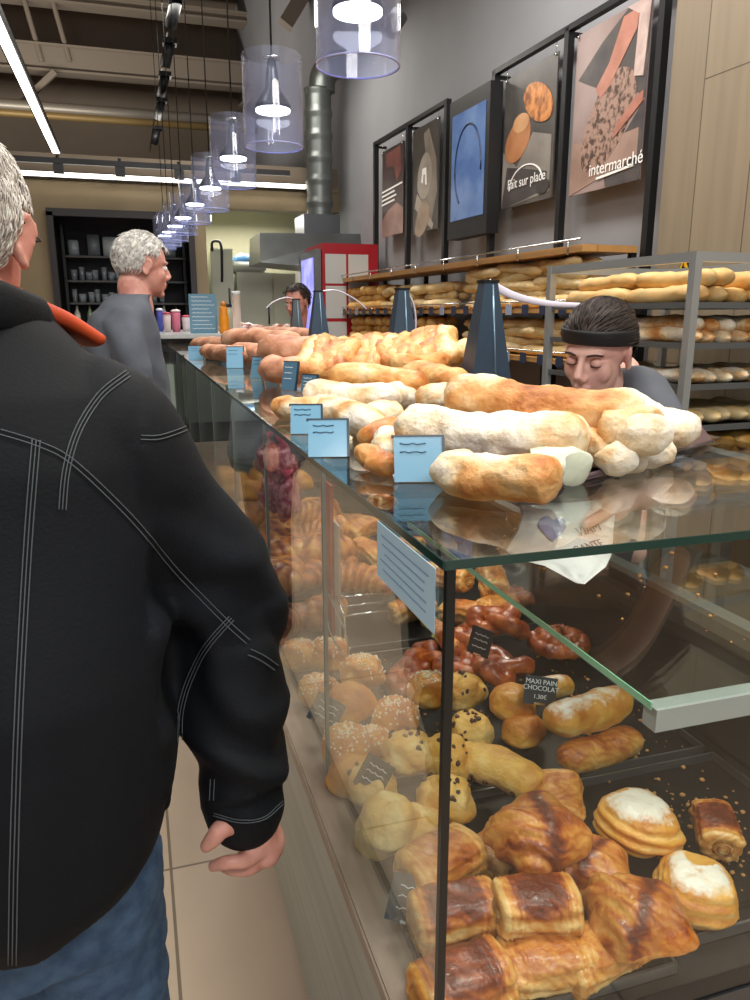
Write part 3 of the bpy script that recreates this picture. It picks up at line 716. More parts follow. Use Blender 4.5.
def rough_up(v, amp, seed=0):
    # crusts are never smooth: lop-sided lumps, dents and fine wrinkles
    if not amp: return v
    c = sum(v, Vector())/len(v); out = []
    for p in v:
        d = (p-c)
        if d.length < 1e-6: out.append(p); continue
        q = amp*(1.1*nz(p, 16, seed)+.6*nz(p, 38, seed+2)+.35*abs(nz(p, 75, seed+4)))
        out.append(p+d.normalized()*q*.03)
    return out
def mk(name, v, f, bake, sug=None):
    me = bpy.data.meshes.new(name); me.from_pydata([tuple(p) for p in v], [], f); me.update()
    at = me.attributes.new('bake', 'FLOAT', 'POINT')
    at.data.foreach_set('value', [bake(i, p) for i, p in enumerate(me.vertices)] if bake else [.5]*len(v))
    if sug:
        a2 = me.attributes.new('sugar', 'FLOAT', 'POINT'); a2.data.foreach_set('value', [sug(p) for p in me.vertices])
    me.polygons.foreach_set('use_smooth', [True]*len(me.polygons))
    return me
def seat(v):
    z = min(p.z for p in v); return [Vector((p.x, p.y, p.z-z)) for p in v]
def nz(p, s, k=0): return noise.noise(Vector((p[0]*s+k*7.3, p[1]*s-k*3.1, p[2]*s+k)))

def pac(seed, L=.112, W=.036, H=.028, red=.85):
    N, n = 46, 44; v = []; bk = []
    for i in range(N+1):
        u = i/N; x = L*(u-.5); e = abs(2*u-1)
        end = 1 if e < .82 else math.sqrt(max(0, 1-((e-.82)/.18)**2))*.45+.55
        rid = 0 if e < .5 else .05*math.sin((e-.5)*60)
        for k in range(n):
            th = 2*PI*k/n; c, s = math.cos(th), math.sin(th)
            c_ = math.copysign(abs(c)**.72, c); s_ = math.copysign(abs(s)**.8, s)
            lay = .05*math.sin(th*11+seed+e*5)*(1 if s < .55 else .15)
            m = end*(1+rid*.6+lay+.07*nz((u*2, c, s), 1.5, seed))
            sag = .004*math.sin(u*PI)
            v.append(Vector((x, W*c_*m, H*s_*m+sag)))
            top = max(0, s)
            bk.append(min(1, .22+red*(top**.5)*(1 if e < .5 else max(0, 1-(e-.5)*2.6))*.9 + .12*math.sin(th*9+seed)*(1-top) + .1*math.sin(e*34)*(e > .5)))
    f = [(i*n+k, i*n+(k+1) % n, (i+1)*n+(k+1) % n, (i+1)*n+k) for i in range(N) for k in range(n)]
    for side, i0 in ((-1, 0), (1, N)):       # rolled spiral ends
        prev = [i0*n+k for k in range(n)]
        for q, dx in ((.86, -.001), (.76, .004), (.66, .0), (.55, .005), (.44, .001), (.32, .006), (.18, .002), (.05, .004)):
            st = len(v)
            for k in range(n):
                p = v[i0*n+k]; sp = 1+.12*math.sin(2*PI*k/n+q*14)
                v.append(Vector((p.x+side*(dx-.002), p.y*q*sp, p.z*q*sp))); bk.append(.15+.55*(dx < .002))
            cur = [st+k for k in range(n)]
            for k in range(n):
                a = (prev[k], prev[(k+1) % n], cur[(k+1) % n], cur[k]); f.append(a if side > 0 else a[::-1])
            prev = cur
        f.append(tuple(prev) if side > 0 else tuple(prev[::-1]))
    v = seat(rough_up(v, .16, seed))
    return mk('pain_au_chocolat', v, f, lambda i, p: bk[i])
def dome(seed, rx, ry, H, pw=.8, disp=None, bake=None, n=64, m=40, low=.45, sug=None, amp=.2):
    """puffed pillow: superellipse plan, rounded top, flattened foot"""
    v = []; f = []
    for i in range(m+1):
        ph = PI*i/m; sp, cp = math.sin(ph), math.cos(ph)
        for k in range(n):
            th = 2*PI*k/n; c, s = math.cos(th), math.sin(th)
            c = math.copysign(abs(c)**pw, c); s = math.copysign(abs(s)**pw, s)
            p = Vector((rx*sp**.8*c, ry*sp**.8*s, H*cp if cp > 0 else H*low*cp))
            q = disp(p, ph, th) if disp else 0
            p = p*(1+q); v.append(p)
    for i in range(m):
        for k in range(n): f.append((i*n+k, (i+1)*n+k, (i+1)*n+(k+1) % n, i*n+(k+1) % n))
    bk = [bake(p) if bake else .5 for p in v]
    v = seat(rough_up(v, amp, seed)); hh = max(p.z for p in v)
    return mk('pastry', v, f, lambda i, p: bk[i], (lambda p: sug(p, hh)) if sug else None)
def folded(seed):       # square pastry, layers showing along one flank
    def d(p, ph, th):
        return .06*nz(p, 22, seed)+(.05*math.sin(p.x*330+p.y*160+3*nz(p, 15, seed)) if p.x < -.012 else .02*math.sin((p.x-p.y)*90))+.06*math.exp(-((p.x*.8+p.y)/.012)**2)*(p.z > 0)
    return dome(seed, .058, .056, .048, .62, d, lambda p: .42+.35*math.sin(p.x*330+p.y*160)*(p.x < -.012)*.5+.5*math.exp(-((p.x-p.y*.6-.01)/.011)**2)*(p.z > 0)+.12*(p.z > .02))
def bun(seed, lump=.1, r=.048, h=.046, bk=.45):
    return dome(seed, r, r*.95, h, .95, lambda p, ph, th: lump*nz(p, 26, seed)+lump*.5*nz(p, 60, seed+3), lambda p: bk+.35*nz(p, 22, seed+5)+(p.z/.04)*.14)
def sugarbun(seed):     # a rolled bun, layers round the sides, sugar on its crown
    return dome(seed, .056, .054, .043, .85, lambda p, ph, th: .06*nz(p, 24, seed)+.03*math.sin(p.z*420+2*th+3*nz(p, 14, seed))*(p.z < .028), lambda p: .42+.2*math.sin(p.z*420+2*th_(p))*(p.z < .028)+.15*nz(p, 30, seed), sug=lambda p, h: .95*max(0, (p.co.z/h-.62)/.38)*(1 if nz(p.co, 14, seed) > -.15 else .3))
def th_(p): return math.atan2(p.y, p.x)
def curve_mesh(path, rad, n, name, mod=None, bake=None, power=1.0, up=(0, 0, 1), amp=.15, seed=0, sug=None):
    v, f = sweep(path, rad, n, up, mod, True, power)
    bk = [bake(i/n/(len(path)-1), 2*PI*(i % n)/n, p) if bake else .5 for i, p in enumerate(v)]
    v = seat(rough_up(v, amp, seed)); hh = max(p.z for p in v)
    return mk(name, v, f, lambda i, p: bk[i], (lambda p: sug(p, hh)) if sug else None)
def croissant(seed):
    N = 60; path = []; rad = []
    for i in range(N+1):
        u = i/N; a = (u-.5)*2.5
        path.append((.062*math.sin(a)*1.15, -.055*math.cos(a)+.03, 0))
        q = math.sin(PI*u)**.75; st = (u*7) % 1
        r = .006+.03*q*(.84+.22*(1-abs(2*st-1))**.6); rad.append((r*1.08, r))
    return curve_mesh(path, rad, 26, 'croissant', lambda u, th: 1+.05*nz((math.cos(th), math.sin(th), u*5), 2, seed), lambda u, th, p: .25+.45*abs(2*((u*7) % 1)-1)+.2*math.sin(th))
def twist(seed, kind=0):
    path = []; rad = []
    if kind == 0:
        for i in range(150):
            t = 2*PI*i/150*1.0
            path.append(((math.sin(t)+1.7*math.sin(2*t))*.018, (math.cos(t)-1.7*math.cos(2*t))*.018, .010*math.sin(3*t)+.016)); rad.append(.0175+.002*math.sin(9*t+seed))
    else:
        for i in range(150):
            t = i/149; a = t*2*PI*2.6; r = .052*(1-t)+.008
            path.append((r*math.cos(a), r*math.sin(a), .012+.026*t)); rad.append(.015+.002*math.sin(14*a))
    return curve_mesh(path, rad, 18, 'twist_bun', lambda u, th: 1+.1*nz((math.cos(th), math.sin(th), u*22), 2, seed), lambda u, th, p: .38+.3*math.sin(th)+.25*nz((u*30, th, 0), 1, seed))
def roll(seed, L=.2, r=.032, dust=0):
    N = 40; path = []; rad = []
    for i in range(N+1):
        u = i/N; path.append((L*(u-.5), .006*math.sin(u*PI*1.3+seed), .003*math.sin(u*7+seed))); e = abs(2*u-1)
        q = (1-e**5)**.5 if e < 1 else 0; q = max(q, .25); rad.append((r*1.1*q*(1+.05*math.sin(u*11+seed)), r*q))
    return curve_mesh(path, rad, 30, 'long_roll', lambda u, th: 1+.05*nz((math.cos(th), math.sin(th), u*7), 1.6, seed), lambda u, th, p: .34+.26*math.sin(th)+.2*nz((u*9, th, 1), 1, seed), seed=seed, sug=(lambda p, h: dust*max(0, (p.co.z/h-.6)/.4)) if dust else None)
def loaf(seed, L=.42, r=.038, rough_=.09, taper=.35, n=32, N=64, bend=.012, bk=.42, slash=0):
    path = []; rad = []
    for i in range(N+1):
        u = i/N; e = abs(2*u-1); path.append((L*(u-.5), bend*math.sin(u*PI*1.4+seed), bend*.35*math.sin(u*6+seed)))
        q = math.sqrt(max(0, 1-max(0, (e-(1-taper))/taper)**2.2)); q = max(q, .12)
        q *= 1+rough_*.8*nz((u*4, 0, seed), 1, seed)
        rad.append((r*1.15*q, r*.9*q))
    def md(u, th):
        s = 1+rough_*(nz((math.cos(th)*1.2, math.sin(th)*1.2, u*L*14), 1.3, seed)+.7*nz((math.cos(th)*2, math.sin(th)*2, u*L*38), 1.3, seed+3))
        if slash and math.sin(th) > .3:
            s += .1*(abs(((u*slash+th*.35) % 1)-.5)*2-.5)
        return s
    return curve_mesh(path, rad, n, 'loaf', md, lambda u, th, p: bk+.22*nz((u*L*12, math.cos(th)*1.5, math.sin(th)*1.5), 1, seed)+(.25*((abs(((u*slash+th*.35) % 1)-.5)*2) < .35)*(-1) if slash and math.sin(th) > .3 else 0))

def scatter_bits(src, n, size, seed, zmin=.012, name='bits'):
    """little nuggets sitting on a pastry's upper skin, one mesh"""
    random.seed(seed); vs = [(v.co.copy(), v.normal.copy()) for v in src.vertices if v.normal.z > .25 and v.co.z > zmin]
    parts = []
    for _ in range(n):
        c, nn = random.choice(vs); s = size*random.uniform(.5, 1.3)
        M = Euler((random.random()*6, random.random()*6, random.random()*6)).to_matrix()
        parts.append(ball(c+nn*s*.12, (s, s*random.uniform(.5, .9), s*.6), 6, 4, M))
    v, f = join(parts); me = bpy.data.meshes.new(name); me.from_pydata([tuple(p) for p in v], [], f); me.update(); return me
def sugar_cap(src, seed, thr=.012, z=.6):
    """patchy icing sugar following the crown"""
    zz = max(v.co.z for v in src.vertices)
    keep = {v.index for v in src.vertices if v.co.z > zz*z and v.normal.z > .3 and nz(v.co, 32, seed)+.55*(v.co.z/zz-z)*2 > .02}
    v = []; ix = {}; f = []
    for p in src.polygons:
        if all(i in keep for i in p.vertices):
            for i in p.vertices:
                if i not in ix: ix[i] = len(v); v.append(src.vertices[i].co+src.vertices[i].normal*.0009)
            f.append(tuple(ix[i] for i in p.vertices))
    me = bpy.data.meshes.new('sugar'); me.from_pydata([tuple(p) for p in v], [], f); me.update()
    me.polygons.foreach_set('use_smooth', [True]*len(me.polygons)); return me

KM = {}
def kmesh(kind, var):
    if (kind, var) in KM: return KM[kind, var]
    s = var*3+1; ex = None
    if kind == 'pac': me, m = pac(s), D_lam
    elif kind == 'pacp': me, m = pac(s, .118, .036, .027, .35), D_lam
    elif kind == 'fold': me, m = folded(s), D_lam
    elif kind == 'sug': me, m = sugarbun(s), D_gold
    elif kind == 'bun': me, m = bun(s, .06), D_gold
    elif kind == 'pearl': me, m = bun(s, .12), D_gold
    elif kind == 'chip': me, m = bun(s, .16, .046, .046, .3), D_yel
    elif kind == 'pale': me, m = bun(s, .14, .046, .046, .12), D_yel
    elif kind == 'chiproll': me, m = roll(s, .17, .03), D_yel
    elif kind == 'knot': me, m = twist(s, 0), D_gloss
    elif kind == 'coil': me, m = twist(s, 1), D_gloss
    elif kind == 'long': me, m = roll(s, .2, .033, .75), D_gold
    elif kind == 'longb': me, m = roll(s, .2, .031), D_lam
    elif kind == 'croi': me, m = croissant(s), D_lam
    me.materials.append(m)
    if kind == 'pearl': b = scatter_bits(me, 110, .0032, s); b.materials.append(pearl); ex = ('pearl_sugar', b)
    if kind in ('chip', 'chiproll'): b = scatter_bits(me, 15, .0062, s); b.materials.append(chip); ex = ('chocolate_chips', b)
    KM[kind, var] = (me, ex); return KM[kind, var]
NAMES = {'pac': 'pain_au_chocolat', 'pacp': 'pain_au_chocolat', 'fold': 'puff_pastry', 'sug': 'sugared_bun', 'bun': 'round_bun', 'pearl': 'pearl_sugar_bun', 'chip': 'chocolate_chip_bun', 'pale': 'pale_bun', 'chiproll': 'chocolate_chip_roll', 'knot': 'twisted_bun', 'coil': 'coiled_bun', 'long': 'long_roll', 'longb': 'long_roll', 'croi': 'croissant'}
CATS = {'pac': 'pastry', 'pacp': 'pastry', 'fold': 'pastry', 'croi': 'croissant', 'long': 'roll', 'longb': 'roll', 'chiproll': 'roll'}
CNT = [0]
def put(kind, x, y, z, sc, yaw, tilt=0, label='', group=None, roll_=0, world=None, var=None):
    """z = height of the pastry's foot; x, y aim at its middle"""
    CNT[0] += 1; me, ex = kmesh(kind, (CNT[0] % 3) if var is None else var)
    hh = max(v.co.z for v in me.vertices)*sc
    c = world if world is not None else onz(x, y, z+hh/2)
    if world is None and y > 600:
        lim = FX+.012+.75*min(max(abs(v.co.x) for v in me.vertices), .05)*sc
        if c.x < lim: c.x = lim
        if c.y < YN+.05: c.y = YN+.05
    elif world is None and c.x < FX+.075: c.x = FX+.075
    nm = NAMES[kind]
    o = bpy.data.objects.new(nm, me); COL.objects.link(o)
    M = Matrix.Translation(c) @ Matrix.Rotation(R(yaw), 4, 'Z') @ Matrix.Rotation(R(tilt), 4, 'Y') @ Matrix.Rotation(R(roll_), 4, 'X') @ Matrix.Scale(sc, 4) @ Matrix.Translation((0, 0, -hh/sc/2))
    o.matrix_world = M
    tag(o, label, CATS.get(kind, 'bun'), group)
    if ex:
        e_ = bpy.data.objects.new(ex[0], ex[1]); COL.objects.link(e_); e_.parent = o; e_['kind'] = 'stuff'
    return o
# ------------------------------------------------------------------ trays in the case
tr_m = mat('black_tray', '#0a0a0b', .45, 0, spec=.25)
def tray(x0, x1, y0, y1, z, label, m=tr_m, h=.018):
    t = thing('baking_tray', label, 'tray', ((x0+x1)/2, (y0+y1)/2, z))
    link('tray_base', box2((x0, y0, z), (x1, y1, z+.003)), m, t, smooth=False)
    b = bmesh.new()
    for a_, c_ in (((x0, y0), (x1, y0+.004)), ((x0, y1-.004), (x1, y1)), ((x0, y0), (x0+.004, y1)), ((x1-.004, y0), (x1, y1))):
        bx(b, ((a_[0]+c_[0])/2, (a_[1]+c_[1])/2, z+h/2), (c_[0]-a_[0], c_[1]-a_[1], h))
    link('tray_rim', b, mat('tray_rim', '#77797b', .3, .7), t, smooth=False)
    return t
ZT = .611
tray(.285, .60, .64, 1.12, ZT, 'black baking tray under the chocolate chip buns at the front corner of the case')
tray(.61, .98, .668, 1.02, ZT, 'black baking tray scattered with crumbs at the near end of the case')
tray(.49, .98, 1.04, 1.62, ZT, 'black baking tray under the glossy twisted buns')
tray(.285, .48, 1.14, 1.62, ZT, 'black baking tray under the crumbly sugar buns by the front glass')
for k, (a_, c_) in enumerate(((1.66, 2.22), (2.26, 2.84), (2.9, 3.5), (3.55, 4.2), (4.3, 5.1))):
    tray(.285, .98, a_, c_, ZT, ['first', 'second', 'third', 'fourth', 'last'][k]+' wide black tray beyond the first glass seam of the case')
ZF = ZT+.004
# name, px x, px y, foot z, scale, yaw, tilt, label
near = [
 ('pacp', 545, 962, ZF, 1.02, -8, 0, 'plain pale pain au chocolat lying under the dark red-glazed one'),
 ('pac', 462, 985, ZF, 1.1, 5, 0, 'red-topped pain au chocolat at the bottom edge, behind the black corner post'),
 ('pac', 455, 912, ZF+.028, 1.0, -6, -4, 'dark red pain au chocolat crossing behind the black corner post'),
 ('pacp', 440, 862, ZF+.035, 1.05, 18, 0, 'pale golden pain au chocolat beside the chocolate chip buns, left of the corner post'),
 ('pac', 536, 905, ZF+.05, .98, -10, 3, 'dark red-glazed pain au chocolat on top of the near pile'),
 ('fold', 640, 915, ZF+.035, .98, -14, 0, 'square puffed pastry with layered side at the right of the near pile'),
 ('pacp', 610, 975, ZF, .95, 12, 0, 'pale pastry low at the front, half hidden below the square puffed one'),
 ('sug', 638, 822, ZF+.025, 1.12, 10, 6, 'large round bun with a white patch of icing sugar'),
 ('sug', 695, 885, ZF+.012, .98, 60, 0, 'rolled pastry with fine layers and sugar dust beside the crumbs'),
 ('pac', 716, 828, ZF+.012, .85, 60, 0, 'small red-glazed pastry at the right edge of the near tray'),
 ('fold', 538, 832, ZF+.07, 1.05, 20, -6, 'large folded pastry with a dark streak across it, top of the near pile'),
 ('fold', 590, 862, ZF+.03, .85, -30, 0, 'layered pastry wedged between the streaked one and the round sugared bun'),
 ('pacp', 560, 800, ZF+.03, .95, 60, 0, 'ridged golden pastry just behind the streaked folded one'),
 ('pac', 592, 885, ZF, 1.0, 70, 0, 'shaded pastry deep in the gap of the near pile'),
 ('pacp', 500, 850, ZF, 1.0, 40, 0, 'golden pastry buried under the streaked folded one'),
 ('chiproll', 497, 768, ZF+.03, 1.05, -62, 0, 'long yellow chocolate chip roll leaning behind the corner post'),
 ('chip', 445, 800, ZF+.02, 1.0, 0, 0, 'yellow bun with big chocolate chunks beside the corner post'),
 ('pale', 392, 818, ZF+.03, .98, 30, 8, 'smooth pale yellow bun near the front glass'),
 ('chip', 372, 782, ZF+.02, .95, 80, 0, 'chocolate chip bun behind the black price card at the front glass'),
 ('chip', 408, 752, ZF+.05, .95, 15, 0, 'spiral chocolate chip bun on top of the front pile'),
 ('chip', 443, 755, ZF+.035, 1.0, 130, 0, 'chocolate chip bun with dark chunks left of the corner post'),
 ('pearl', 395, 716, ZF+.03, .95, 0, 0, 'golden bun spotted with sugar pearls behind the spiral chip bun'),
 ('pearl', 428, 690, ZF+.045, .95, 40, 0, 'bun thickly coated with sugar pearls, top of the front pile'),
 ('bun', 352, 702, ZF+.045, .98, 0, 0, 'large smooth golden bun standing above the sugar pearl buns'),
 ('pearl', 342, 745, ZF+.03, .98, 60, 0, 'sugar pearl bun close to the front glass below the smooth bun'),
 ('pearl', 372, 745, ZF, .9, 10, 0, 'sugar pearl bun tucked under the smooth golden bun'),
 ('bun', 335, 775, ZF+.01, .9, 10, 0, 'brown bun pressed against the front glass left of the black card'),
 ('pale', 355, 838, ZF+.0, .9, 10, 0, 'pale bun low against the front glass above the wooden ledge'),
 ('pearl', 362, 672, ZF+.04, .98, 10, 0, 'crumb-topped bun in the back row of the sugar buns'),
 ('pearl', 330, 652, ZF+.03, 1.0, 80, 0, 'crumb-topped bun farthest back beside the tongs'),
 ('pearl', 318, 690, ZF+.02, .9, 30, 0, 'crumb-topped bun against the front glass by the grey card'),
 ('pearl', 300, 655, ZF+.02, .95, 0, 0, 'crumb-topped bun at the left end of the sugar buns'),
 ('chip', 465, 690, ZF+.02, .95, 0, 0, 'chip bun just left of the glossy twisted buns'),
 ('chip', 470, 730, ZF+.015, .95, 100, 0, 'chip bun half hidden by the long chip roll'),
 ('pale', 420, 830, ZF, .95, 100, 0, 'yellow bun in the lower layer under the chunky chip bun'),
 ('knot', 500, 622, ZF+.05, 1.25, 20, 0, 'glossy brown twisted bun at the back under the green glass edge'),
 ('coil', 562, 640, ZF+.02, 1.2, 0, 0, 'glossy coiled bun with sugar, right of the twisted bun'),
 ('knot', 502, 668, ZF+.03, 1.1, 80, 0, 'dark twisted bun between the two black price cards'),
 ('knot', 466, 640, ZF+.03, 1.05, 40, 0, 'glossy twisted bun behind the black card at the corner post'),
 ('knot', 520, 598, ZF+.01, 1.1, 40, 0, 'glossy bun in the last row, partly under the shelf edge'),
 ('long', 590, 712, ZF+.055, 1.0, 18, 0, 'long golden roll dusted with sugar, lying on top of the others'),
 ('longb', 600, 750, ZF, .93, 14, 0, 'long brown roll underneath the dusted one'),
 ('long', 545, 690, ZF+.03, .72, 6, 0, 'smooth golden roll right behind the black price card'),
 ('bun', 512, 702, ZF+.04, .95, 10, 0, 'shiny golden bun left of the black price card'),
 ('bun', 525, 728, ZF+.01, .85, 10, 0, 'golden bun below the black price card'),
]
for k_, x, y, z, sc, yw, ti, lb in near: put(k_, x, y, z, sc, yw, ti, lb)
random.seed(11)
# rows seen through the front glass farther along
row = ['pinned against the front glass', 'in the second row', 'at the back']
def heap(kind, x0, x1, y0, y1, n, sc, label, group, layers=2, seed=1, zs=.035):
    random.seed(seed); out = []; out2 = []
    for k in range(n):
        L = k*layers//n
        c = Vector((random.uniform(x0, x1), random.uniform(y0, y1), 0)); 
        for _ in range(30):
            c = Vector((random.uniform(x0, x1), random.uniform(y0, y1), 0))
            if all((c-q).length > .085*sc for q, l in out if l == L): break
        out.append((c, L))
        me, ex = kmesh(kind, k % 3)
        c2 = Vector((c.x, c.y, ZF+.027*sc+L*zs))
        out2.append(put(kind, 0, 0, 0, sc, random.uniform(0, 360), random.uniform(-12, 12), label, group, random.uniform(-8, 8), world=c2, var=k % 3))
    # (labels follow the order along the case)
    for k, o in enumerate(sorted(out2, key=lambda o: o.matrix_world.translation.y)): o['label'] = label+', '+ORD[k]+' from the near end'
put('croi', 262, 545, ZF+.08, 1.5, 20, 0, 'large golden croissant on top of the pile next to the man\'s sleeve')
put('croi', 287, 553, ZF+.06, 1.45, -70, -25, 'upright tapering croissant in the middle of the pile behind the seam')
put('croi', 312, 512, ZF+.07, 1.5, 40, 0, 'croissant at the back of the pile by the dark tray')
put('croi', 330, 528, ZF+.03, 1.4, 0, 0, 'croissant beside the red and white card holder')
put('croi', 248, 572, ZF+.05, 1.35, 100, 0, 'croissant nearest the man\'s sleeve')
put('croi', 240, 515, ZF+.09, 1.4, 10, 0, 'croissant at the far side of the pile')
heap('croi', .33, .55, 1.75, 2.6, 16, 1.3, 'croissant in the lower heap behind the front glass', 'croissants in the case', 3, 4, .05)
heap('bun', .33, .62, 2.75, 3.45, 22, 1.2, 'round bun in the heap beyond the croissants', 'round buns in the case', 3, 8, .055)
heap('pacp', .60, .92, 1.7, 2.8, 16, 1.1, 'pain au chocolat on the staff side beyond the first tray', 'rows of pains au chocolat on the staff side', 2, 9, .05)
heap('knot', .52, .66, 1.42, 1.6, 3, 1.0, 'dark glossy bun in the row behind the empty black tray', 'buns behind the empty tray', 1, 2)
# filled rolls behind the notice, seen through the front glass
fil = mat('lettuce_filling', '#8fa04c', .6)
for k in range(5):
    me, ex = kmesh('longb', k % 3); c = onz(402+k*11, 588+k*13, ZF+.06)
    o = put('longb', 0, 0, 0, .55, 95, 0, ['first', 'second', 'third', 'fourth', 'last'][k]+' small filled roll in the row behind the pale notice', None, 0, world=c)
    v, f = sweep([(-.07, 0, .034), (0, .004, .036), (.07, 0, .034)], [(.036, .006)]*3, 10, mod=lambda u, th: 1+.15*math.sin(th*5))
    me2 = bpy.data.meshes.new('filling'); me2.from_pydata([tuple(p) for p in v], [], f); me2.materials.append(fil)
    fo = bpy.data.objects.new('filling', me2); COL.objects.link(fo); fo.parent = o
# crumbs on the bare trays
def crumbs(name, label, region, n, seed, z):
    random.seed(seed); parts = []
    for _ in range(n):
        x, y = region(); c = Vector((x, y, z)); s = random.choice((.0012, .002, .003, .0045))*random.uniform(.7, 1.3)
        parts.append(ball(c+Vector((0, 0, s*.5)), (s, s*random.uniform(.6, 1), s*.6), 6, 4, Euler((0, 0, random.random()*6)).to_matrix()))
    o = link(name, join(parts), crumb); tag(o, label, 'crumbs', kind='stuff')
crumbs('crumbs', 'pastry crumbs scattered on the bare black tray at the near end', lambda: (random.gauss(.80, .08), random.gauss(.86, .08)), 170, 3, ZF)
crumbs('crumbs', 'pastry crumbs on the black tray behind the coiled bun', lambda: (random.uniform(.75, .96), random.uniform(1.06, 1.5)), 120, 4, ZF)
crumbs('crumbs', 'pastry crumbs on the empty black tray behind the front glass', lambda: (random.uniform(.45, .62), random.uniform(1.2, 1.6)), 90, 5, ZF)
crumbs('crumbs', 'a few flakes left on the glass shelf', lambda: (random.uniform(.6, .9), random.uniform(.7, 1.3)), 40, 6, SZ+.0085)

# ------------------------------------------------------------------ price cards, notice, tongs
slate = mat('slate_card', '#25282d', .4); chalk = mat('chalk_white', '#dfe3e4', .6)
def card(label, c, w_, h_, yaw, lean, roll_=0, lines=None, m=slate):
    t = thing('price_card', label, 'price card', c)
    Mx = Matrix.Translation(c) @ Matrix.Rotation(R(yaw), 4, 'Z') @ Matrix.Rotation(R(roll_), 4, 'Y') @ Matrix.Rotation(R(90-lean), 4, 'X')
    b = bmesh.new(); bx(b, (0, h_/2, 0), (w_, h_, .0022), M=Mx); link('card', b, m, t, smooth=False)
    b = bmesh.new(); bx(b, (0, .002, -.008), (w_*.35, .004, .02), M=Mx); link('card_foot', b, chrome, t, smooth=False)
    for (s, u, vv, sz) in lines or ():
        text(s, sz, Mx @ Matrix.Translation(((u-.5)*w_, vv*h_, .0014)), chalk, t, 'chalk_lettering')
    if lines is None:
        for q in (.75, .55, .3):
            v, f = sweep([Mx @ Vector((w_*(-.32+.08*i), h_*q+.0016*math.sin(i*2.3+q*9), .0014)) for i in range(9)], [.0009]*9, 5)
            link('chalk_line', (v, f), chalk, t)
    return t
card('black price card for the large chocolate rolls, stuck upright among the golden rolls', onz(539, 705, ZF+.10), .062, .052, -14, 22, 10, [('MAXI PAIN', .5, .80, .0125), ('CHOCOLAT', .5, .58, .0125), ('1.30€', .5, .28, .011)])
card('black price card leaning sideways beside the corner post, in front of the twisted bun', onz(477, 655, ZF+.10), .05, .06, -50, 12, 8)
card('black price card tilted among the chocolate chip buns at the front glass', onz(366, 790, ZF+.06), .05, .055, -35, 20, 25)
card('greyish price card by the front glass beside the crumb-topped buns', onz(320, 725, ZF+.07), .06, .055, -40, 20, 20, m=mat('worn_slate', '#4b5157', .5))
card('dark price card standing by the front glass beside the dark red pastry', onz(408, 925, ZF+.03), .065, .06, -25, 25, 12, m=mat('worn_slate', '#4b5157', .5))
# pale notice stuck inside the front glass
t = thing('notice', 'pale blue printed notice stuck on the front glass next to the corner', 'notice', (FX-.002, .75, 1.13))
y0_, y1_ = .645, .83; 
v, f = quadslab((FX-.0015, y1_, 1.115), (0, y0_-y1_, 0), (0, 0, .068), .0008); link('notice_sheet', (v, f), mat('notice_paper', '#b9d8ea', .5), t, smooth=False)
for k in range(5):
    b = bmesh.new(); bx(b, (FX-.0026, (y0_+y1_)/2+.004*(k % 2), 1.17-k*.010), (.0004, .15-.012*(k % 3), .0022)); link('print_line', b, mat('notice_ink', '#8aa6bf', .6), t, smooth=False)
# blue signs on the glass
def sign(label, bx_, by_, w_, h_, yaw, dark=False, lean=28):
    c = onz(bx_, by_, TZ+.011)
    t = thing('price_sign', label, 'price sign', c)
    Mx = Matrix.Translation(c) @ Matrix.Rotation(R(yaw), 4, 'Z') @ Matrix.Rotation(R(90-lean), 4, 'X')
    b = bmesh.new(); bx(b, (0, h_/2, 0), (w_, h_, .003), M=Mx)
    link('sign_panel', b, mat('sign_blue_dark', '#4f7289', .25, coat=.6) if dark else mat('sign_blue', '#76a9c6', .15, coat=1), t, smooth=False)
    b = bmesh.new(); bx(b, (w_/2+.0015, h_/2, -.001), (.004, h_, .007), M=Mx); bx(b, (0, h_+.001, -.001), (w_+.006, .003, .006), M=Mx)
    link('sign_holder', b, mat('sign_holder', '#253743', .3), t, smooth=False)
    b = bmesh.new(); bx(b, (0, .002, -.016), (w_, .004, .036), M=Matrix.Translation(c) @ Matrix.Rotation(R(yaw), 4, 'Z')); 
    b.free()
    o = link('sign_foot', (lambda bb: bx(bb, (0, .018, .002), (w_, .036, .003), M=Matrix.Translation(c) @ Matrix.Rotation(R(yaw), 4, 'Z')))(bmesh.new()), mat('sign_foot', '#9fc2d3', .2), t, smooth=False)
    for q in ((.84, .66) if not dark else (.8, .6, .4)):
        v, f = sweep([Mx @ Vector((w_*(-.38+.09*i), h_*q+.001*math.sin(i*2.3+q*9), .0018)) for i in range(7)], [.0010]*7, 5)
        link('sign_writing', (v, f), mat('sign_ink', '#37607c', .5) if not dark else chalk, t)
    return t
sign('pale blue price sign nearest the corner, in front of the floury loaves', 419, 482, .066, .062, -14, lean=21)
sign('pale blue price sign overlapping the one behind it, in front of the white loaf', 328, 457, .062, .062, -14)
sign('pale blue price sign standing just behind its neighbour at the glass seam', 306, 434, .058, .058, -14)
for k, (x, y, w_, h_, dk, lb) in enumerate(((196, 360, .075, .07, False, 'bright blue price sign at the far end of the glass top'), (213, 361, .07, .07, True, 'dark blue price sign, second from the far end of the glass top'),
    (223, 362, .07, .07, True, 'dark blue price sign, third from the far end of the glass top'), (235, 368, .07, .09, False, 'blue price sign in front of the rosy loaves'),
    (256, 378, .05, .075, False, 'pale narrow price sign left of the two dark ones'), (271, 381, .05, .085, True, 'dark price sign facing sideways below the rosy loaves'), (288, 390, .05, .085, True, 'dark price sign facing sideways next to the leaning sticks'), (308, 392, .05, .05, True, 'small dark price sign in front of the leaning sesame sticks'))):
    sign(lb, x, y, w_, h_, -14 if k < 4 else -45, dk, 15)
